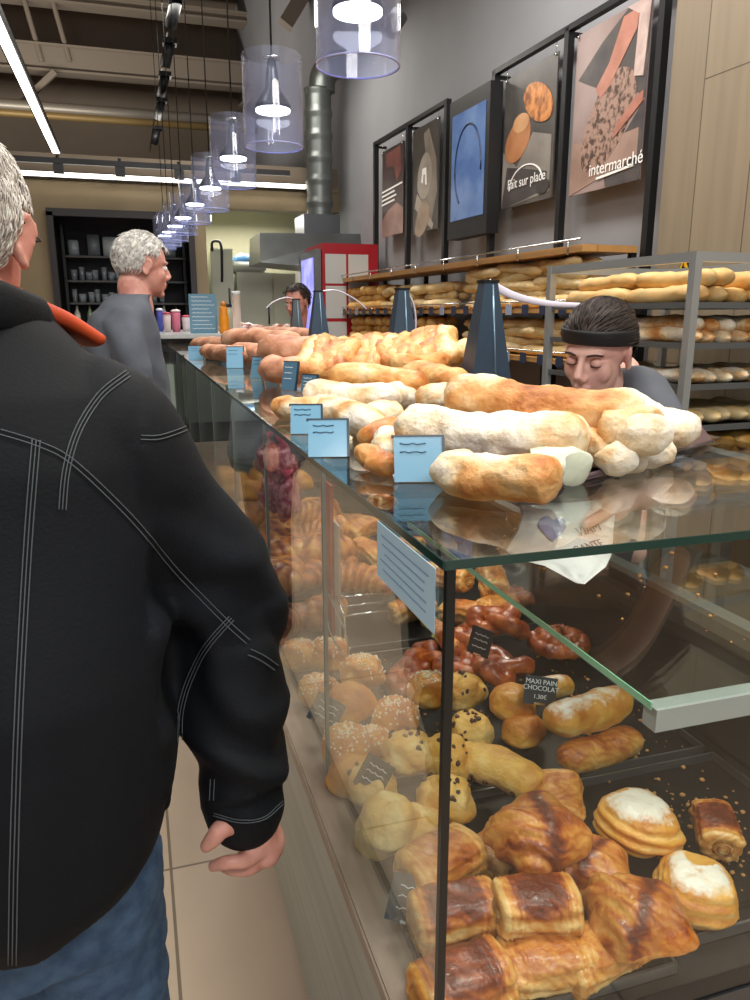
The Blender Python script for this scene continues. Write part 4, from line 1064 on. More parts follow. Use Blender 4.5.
# tongs
t = thing('serving_tongs', 'chrome serving tongs standing behind the front glass by the sugar buns', 'tongs', onz(328, 640, ZF))
a_, c_ = onx(325, 588, .33), onx(343, 655, .36)
for q in (0, .02):
    path = catmull([a_, a_.lerp(c_, .3)+Vector((-.01+q, 0, 0)), a_.lerp(c_, .7)+Vector((-.012+q*1.5, 0, 0)), c_+Vector((q*.5, 0, 0))], 6)
    link('tongs_arm', sweep(path, [(.006, .002)]*len(path), 8, (1, 0, 0)), mat('tongs_steel', '#b9dfe0', .15, 1), t)
t = thing('wire_holder', 'small chrome wire holder on the dark counter floor behind the tongs', 'holder', onz(345, 625, .66))
for k in range(3):
    p_ = onx(336+k*4, 598+k*9, .42); b = bmesh.new(); bar(b, p_, p_+Vector((.12, 0, .0)), .0025); link('wire', b, chrome, t)
b = bmesh.new(); bar(b, onx(336, 596, .42), onx(345, 618, .42), .0025); bar(b, onx(345, 618, .42), (onx(345, 618, .42).x, onx(345, 618, .42).y, ZF), .0025); link('wire', b, chrome, t)
# red / white card holders and red cellophane packs
t = thing('divider_card', 'red and white upright divider card inside the case by the croissants', 'divider', onx(335, 560, .43))
P4 = [onx(328, 488, .44), onx(340, 500, .46), onx(352, 570, .47), onx(330, 572, .44)]
redm = mat('red_card', '#b3171f', .35)
link('red_edge', box2((P4[0].x-.008, P4[0].y-.06, ZF), (P4[0].x-.002, P4[0].y+.05, 1.02)), redm, t, smooth=False)
link('white_panel', box2((P4[0].x-.001, P4[0].y-.10, ZF), (P4[0].x+.004, P4[0].y+.03, .93)), mat('divider_white', '#cfcfcb', .4), t, smooth=False)
for k, (x, y) in enumerate(((268, 452), (283, 458), (272, 487), (287, 492))):
    c = onx(x, y, .40); c.z -= .02
    t = thing('sweet_bag', ['upper red cellophane bag by the glass seam', 'upper red cellophane bag beside the dark tongs', 'lower red cellophane bag with a pink sweet', 'lower red cellophane bag nearest the seam'][k], 'bag', c)
    v, f = ball((0, 0, 0), (.04, .045, .06), 18, 12); v = [p*(1+.4*noise.noise(p*34+Vector((k, 0, 0))))+c for p in v]
    link('cellophane', (v, f), mat('red_cellophane', '#8e2140', .25, coat=.4, noise_=('#c98a8f', 60, .45, .6)), t)
    v, f = lathe([(.012, 0), (.006, .012), (.022, .035)], 12, c+Vector((0, 0, .052))); link('gathered_neck', (v, f), mat('red_cellophane2', '#c23b55', .25), t)
# stand holding them: glass shelf in that bay already there
# paper bag held under the top glass
t = thing('paper_bag', 'white paper bag with a blue heart print, held under the top glass', 'paper bag', ony(560, 540, .85))
g_ = {}
def bagp(x, y):
    q = (y-500)/85; return ony(x, y, .93-.13*q+.02*noise.noise(Vector((x*.03, y*.03, 0))))
rows_ = [((520, 505), (612, 500)), ((523, 515), (616, 512)), ((518, 530), (614, 528)), ((505, 550), (612, 545)), ((520, 560), (611, 556)), ((545, 566), (606, 567)), ((562, 575), (594, 577)), ((576, 583), (584, 584))]
v = []; nx = 14
for (l_, r_) in rows_:
    for k in range(nx+1):
        u = k/nx; p = bagp(l_[0]+(r_[0]-l_[0])*u, l_[1]+(r_[1]-l_[1])*u); v.append(p+Vector((0, .006*noise.noise(Vector((u*5, l_[1]*.05, 2))), 0)))
nn = len(v); v += [p+Vector((.001, .006, -.001)) for p in v]; f = []
for off in (0, nn):
    for i in range(len(rows_)-1):
        for k in range(nx):
            q = (i*(nx+1)+k+off, i*(nx+1)+k+1+off, (i+1)*(nx+1)+k+1+off, (i+1)*(nx+1)+k+off); f.append(q if off else q[::-1])
def rimf(a, b_): f.append((a, b_, b_+nn, a+nn))
for i in range(len(rows_)-1): rimf(i*(nx+1), (i+1)*(nx+1)); rimf((i+1)*(nx+1)+nx, i*(nx+1)+nx)
for k in range(nx): rimf(k+1, k); rimf((len(rows_)-1)*(nx+1)+k, (len(rows_)-1)*(nx+1)+k+1)
link('paper', (v, f), mat('bag_paper', '#d9d6d2', .7, bump=(60, .2)), t)
def decal(pts, m, nm, off=.0016):
    n = len(pts); a = [bagp(x, y)+Vector((0, -off-.004, .001)) for x, y in pts]; b_ = [p+Vector((0, .0015, 0)) for p in a]
    link(nm, (a+b_, [tuple(range(n)), tuple(range(n, 2*n))[::-1]]+[(i, n+i, n+(i+1) % n, (i+1) % n) for i in range(n)]), m, t, smooth=False)
blu = mat('print_blue', '#7789bb', .6)
decal([(537, 522), (541, 517), (547, 516), (552, 520), (557, 517), (563, 520), (564, 527), (560, 533), (555, 537), (551, 541), (546, 537), (541, 531), (537, 527)], blu, 'heart_print')
for (s, x, y, sz) in (('VIAM', 586, 529, .019), ('GANTE', 586, 546, .018)):
    o_ = bagp(x, y)+Vector((0, -.007, .001)); text(s, sz, frame3(o_, bagp(x+10, y-3)-bagp(x, y), bagp(x, y-10)-bagp(x, y)), mat('print_grey', '#4b4b58', .6), t, 'printed_lettering', .0003)

# ------------------------------------------------------------------ breads on the glass top
BZ = TZ+.011
def ends(name, p1, p2, r, m, label, seed, z=None, z2=None, cat='bread', group=None, off=None, **kw):
    """a loaf between two picture points at the given heights"""
    z = BZ+r*.9 if z is None else z; z2 = z if z2 is None else z2
    A, B = onz(p1[0], p1[1], z), onz(p2[0], p2[1], z2)
    if off: B = A+Vector(off)
    d = B-A
    me = loaf(seed, d.length, r, **kw); me.materials.append(m)
    h = max(v.co.z for v in me.vertices)/2
    me.transform(Matrix.Translation((0, 0, -h)))
    o = bpy.data.objects.new(name, me); COL.objects.link(o)
    o.matrix_world = Matrix.Translation((A+B)/2) @ d.to_track_quat('X', 'Z').to_matrix().to_4x4()
    return tag(o, label, cat, group)
lf = dict(rough_=.13, taper=.22, bend=.012)
t = thing('bread_bag', 'flat mauve plastic bag spread under the floury loaves', 'plastic bag', onz(560, 470, BZ))
pts = [(445, 488), (520, 493), (548, 490), (640, 466), (712, 441), (700, 425), (640, 410), (560, 415), (450, 440)]
pa_ = [onz(x, y, BZ+.0008) for x, y in pts]; pb_ = [p+Vector((0, 0, .0025)) for p in pa_]; n = len(pts)
link('bag_film', (pa_+pb_, [tuple(range(n))[::-1], tuple(range(n, 2*n))]+[(i, (i+1) % n, n+(i+1) % n, n+i) for i in range(n)]), mat('mauve_film', '#5f4d55', .25, coat=.5), t, smooth=False)
path = [onz(520+k*24, 494-k*6.6, BZ+.006+.003*math.sin(k*2.1)) for k in range(9)]
link('bag_edge', sweep(path, [.0035]*9, 8), mat('mauve_film', '#5f4d55', .25), t)
ends('floury_loaf', (447, 466), (556, 486), .031, D_flour, 'brown-crusted floury loaf nearest the front edge, under the other two', 3, bk=.52, **lf)
ends('floury_loaf', (404, 424), (582, 446), .040, D_flour, 'long white floury loaf lying across the middle of the pile', 9, z=BZ+.05, bk=.25, **lf)
ends('floury_loaf', (443, 399), (646, 417), .042, D_flour, 'long golden loaf with a cracked crust on top of the pile', 14, z=BZ+.085, z2=BZ+.075, bk=.55, **lf)
ends('floury_loaf', (520, 440), (612, 442), .036, D_flour, 'loaf mostly hidden under the golden one, brown end showing', 5, z=BZ+.03, bk=.7, **lf)
ends('floury_loaf', (575, 452), (640, 448), .033, D_flour, 'golden stubby loaf end inside a clear bag', 6, z=BZ+.03, bk=.5, **lf)
ends('floury_loaf', (590, 412), (664, 437), .033, D_flour, 'white dusted loaf end pointing right under the golden loaf', 7, z=BZ+.06, bk=.15, **lf)
ends('floury_loaf', (620, 405), (690, 436), .032, D_flour, 'white dusted loaf end at the right tip of the pile', 8, z=BZ+.04, bk=.12, **lf)
ends('floury_loaf', (530, 462), (578, 466), .028, dough('bagged_dough', [(0, '#dfe6d6'), (.6, '#c9cfae'), (1, '#b5a26f')], (8, .3), .25, .6), 'pale greenish loaf end wrapped in film', 11, z=BZ+.028, bk=.2, **lf)
ends('floury_loaf', (610, 462), (662, 446), .025, D_flour, 'small white loaf tip lying on the mauve bag', 12, z=BZ+.024, bk=.1, **lf)
ends('floury_loaf', (600, 425), (655, 428), .03, D_flour, 'brown loaf end with white flour beside the golden loaf', 17, z=BZ+.065, bk=.6, **lf)
l2 = dict(rough_=.1, taper=.35, bend=.01)
ends('white_loaf', (305, 392), (398, 399), .033, D_flour, 'smooth white loaf with a browned tip behind the price signs', 21, z=BZ+.05, bk=.2, **l2)
ends('white_loaf', (318, 400), (372, 427), .032, D_flour, 'white pointed loaf right behind the pale blue signs', 22, bk=.25, **l2)
ends('white_loaf', (352, 418), (404, 414), .030, D_flour, 'floury loaf end between the white loaf and the long pile', 23, bk=.4, **l2)
ends('white_loaf', (372, 400), (424, 394), .032, D_flour, 'white and brown loaf end under the orange loaf', 24, z=BZ+.045, bk=.15, **l2)
ends('orange_loaf', (328, 378), (428, 382), .036, D_crust, 'orange-brown loaf with a white tip above the smooth white loaf', 25, z=BZ+.075, bk=.6, **l2)
ends('orange_loaf', (405, 374), (468, 380), .036, D_crust, 'orange-brown loaf end close to the dark bracket', 26, z=BZ+.07, bk=.55, **l2)
ends('orange_loaf', (395, 366), (445, 362), .034, D_crust, 'orange-brown loaf in the row behind, touching the sticks', 27, z=BZ+.08, bk=.6, **l2)
ends('white_loaf', (282, 405), (318, 412), .028, D_flour, 'small pale loaf end peeking out left of the blue signs', 28, bk=.4, **l2)
ends('white_loaf', (372, 446), (402, 438), .022, D_flour, 'thin white pointed loaf tip beside the nearest blue sign', 29, bk=.15, **l2)
ends('orange_loaf', (360, 436), (420, 428), .024, D_crust, 'flat orange-brown loaf at the foot of the signs', 30, bk=.7, **l2)
ends('white_loaf', (424, 400), (470, 396), .03, D_flour, 'floury loaf end behind the left tip of the long loaf', 31, z=BZ+.05, bk=.5, **l2)
ends('orange_loaf', (352, 458), (396, 462), .018, D_crust, 'thin browned loaf lying between the blue signs', 32, bk=.6, **l2)
for k in range(16):
    x = 300+k*9.6; y = 374-max(0, k-4)*1.2
    lb = ['first', 'second', 'third', 'fourth', 'fifth', 'sixth', 'seventh', 'eighth', 'ninth', 'tenth', 'eleventh', 'twelfth', 'thirteenth', 'fourteenth', 'fifteenth', 'last'][k]
    ends('bread_stick', (x, y), (x+17, y-30+k*.2), .036, D_crust, lb+' leaning sesame stick counted from the rosy loaves', 40+k, z=BZ+.045+.004*max(0, k-5), off=(.10+.01*(k % 3), .22-.012*(k % 2), .085), group='leaning sesame sticks', bk=.52+.1*(k % 3), rough_=.2, taper=.3, bend=.01, n=18, N=26)
random.seed(3)
for k in range(14):
    x = 310+k*10.5; y = 345+random.uniform(-4, 8)+(k > 9)*4
    ends('torn_roll', (x, y), (x+14, y+random.uniform(-7, 3)), .04, D_crust, 'knobbly golden roll behind the leaning sticks, '+ORD[k]+' from the left', 60+k, z=BZ+.085+.02*random.random(), off=(random.uniform(.05, .13), random.uniform(-.08, .08), random.uniform(-.02, .02)), group='knobbly rolls behind the sticks', bk=.4, rough_=.25, taper=.5, n=16, N=18)
for k, (a_, c_, r) in enumerate((((196, 343), (262, 349), .05), ((226, 338), (300, 341), .055), ((232, 353), (300, 360), .05), ((262, 350), (318, 352), .055), ((268, 368), (306, 372), .045), ((206, 350), (246, 356), .04), ((250, 333), (312, 336), .05))):
    ends('rosy_loaf', a_, c_, r, D_pink, ['rosy brown loaf at the far left end of the glass top', 'rosy brown loaf in the back row, topmost', 'rosy brown loaf behind the blue signs', 'rosy brown loaf touching the leaning sticks', 'short rosy loaf above the dark sideways signs', 'small rosy loaf just behind the far blue signs', 'rosy brown loaf in front of the small kitchen helper'][k], 80+k, z=BZ+(.05 if k not in (1, 3, 6) else .10), group=None, bk=.5, rough_=.14, taper=.3, n=20, N=28)
for k, (x, y) in enumerate(((232, 329), (247, 327), (262, 331), (278, 331), (292, 332))):
    c = onz(x, y, 1.30); 
    v, f = ball((0, 0, 0), (.11, .09, .045), 16, 12); v = [p*(1+.6*noise.noise(p*14+Vector((k*3, 0, 0)))) for p in v]
    t = thing('wrapped_bread', ['clear-wrapped pinkish loaf, leftmost on the rosy loaves', 'clear-wrapped white-capped loaf on the rosy loaves', 'clear-wrapped pale loaf, middle of the rosy loaves', 'clear-wrapped red-topped loaf on the rosy loaves', 'clear-wrapped loaf nearest the dark brackets'][k], 'wrapped bread', c)
    link('wrapping', ([p+c for p in v], f), mat('wrap%d' % (k % 2), ('#cfae9e', '#c79a8a')[k % 2], .25, coat=.4, noise_=('#a96450', 9, .42, .6)), t)
    link('twisted_end', sweep([c+Vector((.07, 0, .0)), c+Vector((.10, 0, .012)), c+Vector((.115, .01, .015))], [.012, .008, .014], 8), mat('wrap_clear', '#dcd6d3', .2, coat=.6), t)

# tapered brackets carrying the curved guard
bkm = mat('bracket_blue_grey', '#3c4e60', .35, .4); gband = mat('guard_edge_white', '#dcd7e6', .3, coat=.4)
for k, (bx0, Y, zt, curve, lb) in enumerate((
    (488, 2.02, 283, [(0, 0, 0), (.08, -.01, -.035), (.18, -.02, -.055), (.29, -.03, -.060)], 'large tapered blue-grey bracket behind the golden loaf, carrying a white curved guard'),
    (402, 2.85, 290, [(0, 0, 0), (.035, 0, -.03), (.055, 0, -.09), (.055, 0, -.18)], 'tapered dark bracket in the middle, above the orange-brown loaves'),
    (318, 4.25, 292, [(0, 0, 0), (.10, 0, .01), (.20, 0, -.03), (.28, 0, -.09)], 'narrow black bracket in front of the red cabinet'),
    (296, 4.9, 300, [(0, 0, 0), (-.06, 0, .015), (-.14, 0, -.01), (-.19, 0, -.05)], 'small grey bracket beside the kitchen helper'))):
    tp = ony(bx0, zt, Y); base = Vector((tp.x, Y, BZ)); H = tp.z-BZ
    t = thing('guard_bracket', lb, 'bracket', base)
    w0, w1 = .066, .020; d0, d1 = .05, .022
    if k == 3: w0, w1 = .05, .02
    v = [base+Vector((sx*w0, sy*d0, 0)) for sx, sy in ((-1, -1), (1, -1), (1, 1), (-1, 1))] + [base+Vector((sx*w1, sy*d1, H)) for sx, sy in ((-1, -1), (1, -1), (1, 1), (-1, 1))]
    f = [(3, 2, 1, 0), (4, 5, 6, 7), (0, 1, 5, 4), (1, 2, 6, 5), (2, 3, 7, 6), (3, 0, 4, 7)]
    link('bracket_body', (v, f), bkm if k != 3 else dsteel, t, smooth=False)
    link('bracket_cap', box(base+Vector((0, 0, H+.004)), (.05, .05, .008), 0, .002), black, t, smooth=False)
    link('bracket_rib', sweep([base+Vector((.012, -d0-.001, .01)), base+Vector((.004, -d1-.002, H-.005))], [.003, .003], 8), mat('rib_light', '#7e98ab', .3, .5), t)
    pth = catmull([tp+Vector(q) for q in curve], 8); n = len(pth)
    link('guard_edge', sweep(pth, [(.004, .013*(1-.5*i/n)) if k == 0 else (.004, .008) for i in range(n)], 10, (0, 0, 1) if k == 0 else (0, 1, 0)), gband, t)
# ================================================================== BAKERY RACK
rk = mat('rack_steel', '#b3b9bc', .35, .7)
t0_ = ray(697, 252)*2.4; rx0, ry0, rzt = t0_.x, t0_.y, 1.615
SR = Vector((rx0, ry0, 0)).dot(WD); DR = Vector((rx0, ry0, 0)).dot(WN)
rack = thing('bread_rack', 'tall grey metal bakery rack with trays of loaves behind the shop assistant', 'rack', wp(SR+.4, DR+.3, 0))
L_, W_ = .82, .60
for s_ in (0, L_):
    for d_ in (0, W_):
        b = bmesh.new(); wbox(b, SR+s_-.014, SR+s_+.014, DR+d_-.014, DR+d_+.014, 0, rzt); link('upright', b, rk, rack, smooth=False)
b = bmesh.new()
wbox(b, SR, SR+L_, DR-.012, DR+.012, rzt-.03, rzt); wbox(b, SR, SR+L_, DR+W_-.012, DR+W_+.012, rzt-.03, rzt)
wbox(b, SR-.012, SR+.012, DR, DR+W_, rzt-.03, rzt); wbox(b, SR+L_-.012, SR+L_+.012, DR, DR+W_, rzt-.03, rzt)
link('top_frame', b, rk, rack, smooth=False)
tzs = [1.455, 1.325, 1.19, 1.05, .905, .76]
kinds = [('#1', D_bag, .042), ('#2', D_flour, .034), ('#3', D_bag, .03), ('#4', D_flour, .03), ('#5', D_roll, .034), ('#6', D_roll, .034)]
for k, z in enumerate(tzs):
    b = bmesh.new(); wbox(b, SR+.015, SR+L_-.015, DR+.01, DR+W_-.01, z-.012, z-.008)
    wbox(b, SR+.012, SR+L_-.012, DR-.002, DR+.006, z-.014, z+.006); wbox(b, SR+.012, SR+L_-.012, DR+W_-.006, DR+W_+.002, z-.014, z+.006)
    wbox(b, SR+.008, SR+.016, DR, DR+W_, z-.014, z+.006); link('rack_tray', b, mat('rack_tray_grey', '#6c7072', .4, .6), rack, smooth=False)
def place(me, name, c, d, label, cat, group, tilt=0):
    o = bpy.data.objects.new(name, me); COL.objects.link(o)
    o.matrix_world = Matrix.Translation(c) @ d.to_track_quat('X', 'Z').to_matrix().to_4x4() @ Matrix.Rotation(tilt, 4, 'X')
    return tag(o, label, cat, group)
def lmesh(seed, L, r, m, **kw):
    me = loaf(seed, L, r, **kw); me.materials.append(m); return me
random.seed(21)
rl = [[lmesh(s, .37, .035, D_bag, n=18, N=26, slash=0, bk=.55) for s in (1, 2, 3)], [lmesh(s, .37, .030, D_flour, n=16, N=24, bk=.45) for s in (4, 5)], [lmesh(s, .37, .026, D_flour, n=16, N=24, bk=.3) for s in (6, 7)],
      [lmesh(s, .37, .028, D_bag, n=16, N=24, bk=.3) for s in (8, 9)], [lmesh(s, .18, .034, D_roll, n=16, N=20, bk=.5) for s in (10, 11, 12)], [lmesh(s, .18, .034, D_roll, n=16, N=20, bk=.4) for s in (13, 14)]]
desc = ['golden loaf, top rack tray', 'floury loaf, second rack tray', 'pale loaf, third rack tray', 'thin pale loaf, fourth rack tray', 'golden roll, fifth rack tray', 'golden roll, lowest rack tray']
for k, z in enumerate(tzs):
    r = (.040, .030, .026, .028, .034, .034)[k]; n = int(.56/(2.35*r)); half = k >= 4
    for layer in range(2 if k in (0, 1, 4, 5) else 1):
        for a in range(4 if half else 2):
            for q in range(n-layer):
                s = SR+.035+((.19*a+.10) if half else (.375*a+.19))+random.uniform(-.01, .01); D = DR+.03+r*1.15+q*(2.35*r)+layer*r
                if a > (0 if not half else 1) and q > 3: continue
                me = random.choice(rl[k]); h = max(v.co.z for v in me.vertices)
                d = (WD*random.choice((1, -1))+WN*random.uniform(-.12, .12))
                place(me, 'rack_loaf' if not half else 'rack_roll', wp(s, D, z-.007+layer*r*1.35), d, desc[k]+', '+('upper layer' if layer else 'bottom layer')+', '+ORD[a]+' from the near end, '+ORD[q]+' row', 'bread', 'breads on rack tray '+['one', 'two', 'three', 'four', 'five', 'six'][k])
# warning sign on the cladding
sw, zw = onw(685, 268, 2.555)
t = thing('warning_sign', 'small yellow triangular warning sign on the oak cladding', 'sign', wp(sw, 2.555, zw-.05))
tri = lambda a, D: [wp(sw+a, D, zw-a*.8), wp(sw-a, D, zw-a*.8), wp(sw, D, zw+a*1.1)]
def prism(A, B): n = len(A); return (A+B, [tuple(range(n)), tuple(range(n, 2*n))[::-1]]+[(i, n+i, n+(i+1) % n, (i+1) % n) for i in range(n)])
link('sign_plate', prism(tri(.055, 2.548), tri(.055, 2.556)), mat('sign_black', '#15140f', .5), t, smooth=False)
link('sign_field', prism(tri(.044, 2.546), tri(.044, 2.548)), mat('sign_yellow', '#e0a818', .5), t, smooth=False)
zg = [(.0, .025), (-.012, -.002), (-.002, -.001), (-.006, -.026), (.012, .004), (.002, .004)]
link('bolt_symbol', prism([wp(sw-x, 2.544, zw+z) for x, z in zg], [wp(sw-x, 2.546, zw+z) for x, z in zg]), mat('sign_black', '#15140f', .5), t, smooth=False)

# ================================================================== WALL BREAD SHELVES
sh = thing('bread_shelving', 'long wooden bread shelving along the grey wall', 'shelving', wp(5.2, 2.4, 0))
S0, S1, DI, DO = 3.20, 6.97, 2.22, 2.535
zt_ = onw(565, 249, DI)[1]; z2_ = onw(480, 309, DI)[1]; z3_ = onw(530, 357, DI)[1]
wl = planks('shelf_wood', '#c6955a', '#b8864b', '#8d6234', (1.4, .34), .5, 'yx', (2, 14), .003)
b = bmesh.new(); wbox(b, S0, S1, DI, DO, zt_-.02, zt_+.012); link('top_board', b, wl, sh, smooth=False)
for z in (z2_, z3_, z3_-.36):
    b = bmesh.new(); wbox(b, S0, S1, DI, DO, z-.025, z); link('shelf_board', b, wl, sh, smooth=False)
    b = bmesh.new(); bar(b, wp(S0, DI-.01, z+.035), wp(S1, DI-.01, z+.035), .004); 
    for q in range(9): bar(b, wp(S0+.2+q*.45, DI-.01, z-.01), wp(S0+.2+q*.45, DI-.01, z+.035), .003)
    link('front_rail', b, chrome, sh)
    if z > z3_-.1:
        for q in range(22):
            s = S0+.12+q*.175; b = bmesh.new(); wbox(b, s-.03, s+.03, DI-.018, DI-.014, z-.035, z+.02)
            link('shelf_label', b, mat(['label_navy', 'label_pale'][q % 5 == 3], ['#27324a', '#8f9bb0'][q % 5 == 3], .4), sh, smooth=False)
b = bmesh.new(); bar(b, wp(S0, DI-.015, zt_+.035), wp(S1, DI-.015, zt_+.035), .005)
for q in range(9): bar(b, wp(S0+.1+q*.47, DI-.015, zt_-.03), wp(S0+.1+q*.47, DI-.015, zt_+.035), .004)
link('top_rail', b, chrome, sh)
for s in (S0+.02, 3.95, 4.8, 5.7, 6.6, S1-.02):
    b = bmesh.new(); wbox(b, s-.015, s+.015, DO-.03, DO, 0, zt_-.02); link('upright', b, black, sh, smooth=False)
random.seed(8)
bm1 = [lmesh(s, .52, .030, D_bag, n=14, N=22, slash=6, bk=.35) for s in (31, 32, 33)]
bm2 = [lmesh(s, .30, .036, D_bag, n=14, N=18, slash=4, bk=.35) for s in (34, 35)]
bm3 = [lmesh(s, .16, .042, D_roll, n=14, N=16, bk=.3) for s in (36, 37, 38)]
def shelf_row(z, s0, s1, mes, r, name, label, group, layers, across, along=True, cols=5, step=.5):
    for ly in range(layers):
        s = s0; si = 0
        while s < s1:
            for q in range(cols-(ly % 2)):
                D = DI+.05+r+q*((DO-DI-.09-2*r)/(cols-1))+ly % 2*r
                if ly < layers-1 and q > 1: continue
                d = (WD if along else WN)*random.choice((1, -1))+(WN if along else WD)*random.uniform(-across, across)+Vector((0, 0, random.uniform(-.08, .08)))
                place(random.choice(mes), name, wp(s+random.uniform(-.04, .04), D, z+.002+ly*r*1.5), d.normalized(), label+', '+ORD[ly]+' layer up, '+ORD[si]+' from the oak end, '+ORD[q]+' row', 'bread', group)
            s += step; si += 1
shelf_row(z2_, 3.5, 4.7, bm1, .03, 'baguette', 'baguette, upper wall shelf', 'baguettes on the upper wall shelf', 5, .2, True, 5, .42)
shelf_row(z2_, 4.95, 6.0, bm2, .036, 'short_baguette', 'short baguette, upper wall shelf', 'short baguettes on the upper wall shelf', 3, .5, True, 4, .24)
shelf_row(z2_, 6.15, 7.0, bm3, .042, 'bread_roll', 'golden roll, upper wall shelf', 'rolls on the upper wall shelf', 3, .8, True, 4, .16)
shelf_row(z3_, 3.5, 4.7, bm1, .03, 'baguette', 'baguette, lower wall shelf', 'baguettes on the lower wall shelf', 4, .2, True, 5, .42)
shelf_row(z3_, 5.1, 6.9, bm3, .042, 'bread_roll', 'round roll, lower wall shelf', 'rolls on the lower wall shelf', 3, .8, True, 4, .17)
b = onw(487, 340, 2.3); tag(link('paper_bundle', box(wp(onw(438, 344, 2.3)[0], 2.33, z3_+.04), (.12, .14, .08), WROT, .01), mat('pale_blue_pack', '#b9cdd6', .5)), 'small pale blue packet between the rolls on the lower wall shelf', 'packet')

# ================================================================== FAR COUNTER AND ITS THINGS
cl = onz(157, 322, 1.27)
fc = thing('serving_counter', 'white serving counter beyond the glass case, with glass front', 'counter', (.6, 7.2, 0))
CY0, CY1, CX0, CX1 = 6.06, 8.2, .12, 1.25
link('counter_top', box2((CX0, CY0, 1.245), (CX1, CY1, 1.275), .004), mat('counter_white', '#b9bbb8', .3, coat=.3), fc, smooth=False)
link('counter_body', box2((CX0+.12, CY0+.03, 0), (CX1-.03, CY1, 1.05)), mat('counter_body', '#a8a9a4', .5), fc, smooth=False)
link('front_glass', box2((CX0+.02, CY0+.02, .6), (CX0+.028, CY1, 1.245)), G, fc, smooth=False)
link('end_glass', box2((CX0+.03, CY0+.01, .6), (CX1-.03, CY0+.018, 1.245)), G, fc, smooth=False)
for y in (CY0+.02, CY0+.7, CY0+1.4): link('corner_post', box2((CX0+.012, y-.012, .6), (CX0+.036, y+.012, 1.245)), black, fc, smooth=False)
o = ony(203, 310, 6.5)
t = thing('menu_board', 'blue menu board covered in white writing, standing on the far counter', 'menu board', (o.x, 6.5, 1.276))
bw = .095; b = bmesh.new(); bx(b, (o.x, 6.5, 1.276+.155), (.22, .014, .31)); link('board', b, mat('menu_blue', '#5f8aa1', .4), t, smooth=False)
for k in range(9):
    v, f = sweep([(o.x-.09+.18*i/14*(.75+.25*((k*7) % 3)/2), 6.4925, 1.276+.285-k*.031+.004*math.sin(i*2.2+k)) for i in range(15)], [.0028]*15, 5, (0, 1, 0)); link('chalk_line', (v, f), chalk, t)
b = bmesh.new(); bx(b, (o.x, 6.53, 1.28), (.18, .07, .01)); link('board_foot', b, black, t, smooth=False)
def lth(nm, label, cat, x, Y, prof, m, parts=()):
    c = Vector((ony(x, 320, Y).x, Y, 1.276)); t = thing(nm, label, cat, c)
    link('body_shell', lathe(prof, 20, c), m, t)
    for (pn, pf, pm_) in parts: link(pn, lathe(pf, 20, c), pm_, t)
    return t
lth('sauce_bottle', 'orange squeeze bottle beside the blue menu board', 'bottle', 224, 6.4, [(.035, 0), (.04, .01), (.04, .12), (.03, .16), (.033, .19), (.02, .215)], mat('orange_plastic', '#e08a17', .35), [('cap', [(.022, .215), (.02, .235), (.008, .25)], mat('orange_cap', '#c9740e', .4))])
lth('cup_tower', 'tall tube of white paper cups on the far counter', 'cup holder', 237, 6.5, [(.04, 0), (.04, .02), (.034, .02), (.034, .29), (.036, .30)], mat('cup_white', '#c9b5a6', .5), [('top_cup', [(.03, .30), (.036, .335), (.033, .335), (.028, .305)], white)])
lth('jug', 'pale jug with a dark lid behind the orange bottle', 'jug', 228, 6.9, [(.045, 0), (.055, .06), (.05, .15), (.035, .21)], mat('jug_cream', '#b7b59a', .4), [('jug_lid', [(.037, .21), (.036, .235), (.01, .245)], black)])
for k, (x, c, r, h, lb) in enumerate(((167, '#d8c3c0', .035, .14, 'white cup with a pink rim at the left end of the far counter'), (176, '#cf6f86', .04, .16, 'pink dessert tub on the far counter'), (186, '#d9cfd0', .038, .12, 'white tub left of the blue menu board'), (160, '#4b55b0', .03, .17, 'blue bottle farthest left on the far counter'))):
    lth('tub', lb, 'tub', x, 7.0+.1*k, [(r*.8, 0), (r, h), (r*.7, h*1.1)], mat('tub%d' % k, c, .4), [('tub_lid', [(r*1.05, h*1.08), (r*1.05, h*1.14), (r*.5, h*1.2)], mat('tubl%d' % k, ['#b3304a', '#f0dada', '#c43c52', '#e3e3ea'][k], .4))])
# till / apparatus on the staff side behind the near end
t = thing('back_counter', 'grey steel work counter with drawers behind the near end of the case', 'work counter', (1.75, 1.5, 0))
# stands against the oak wall, seen through the end glass
X0, X1, Y0, Y1 = 1.75, 2.4, .9, 1.95
link('worktop', box2((X0, Y0, .86), (X1, Y1, .89), .004), steel, t, smooth=False)
link('frame', box2((X0+.05, Y0+.03, .30), (X1-.02, Y1-.03, .33)), dsteel, t, smooth=False)
d_ = link('drawer', box2((X0+.02, Y0+.06, .66), (X1-.1, Y0+.52, .84), .004), mat('drawer_grey', '#59605f', .4, .4), t, smooth=False)
link('handle', box2((X0+.0, Y0+.2, .77), (X0+.02, Y0+.38, .785)), chrome, d_, smooth=False)
for x in (X0+.03, X1-.03):
    for y in (Y0+.03, Y1-.03): link('leg', box2((x-.02, y-.02, 0), (x+.02, y+.02, .86)), steel, t, smooth=False)

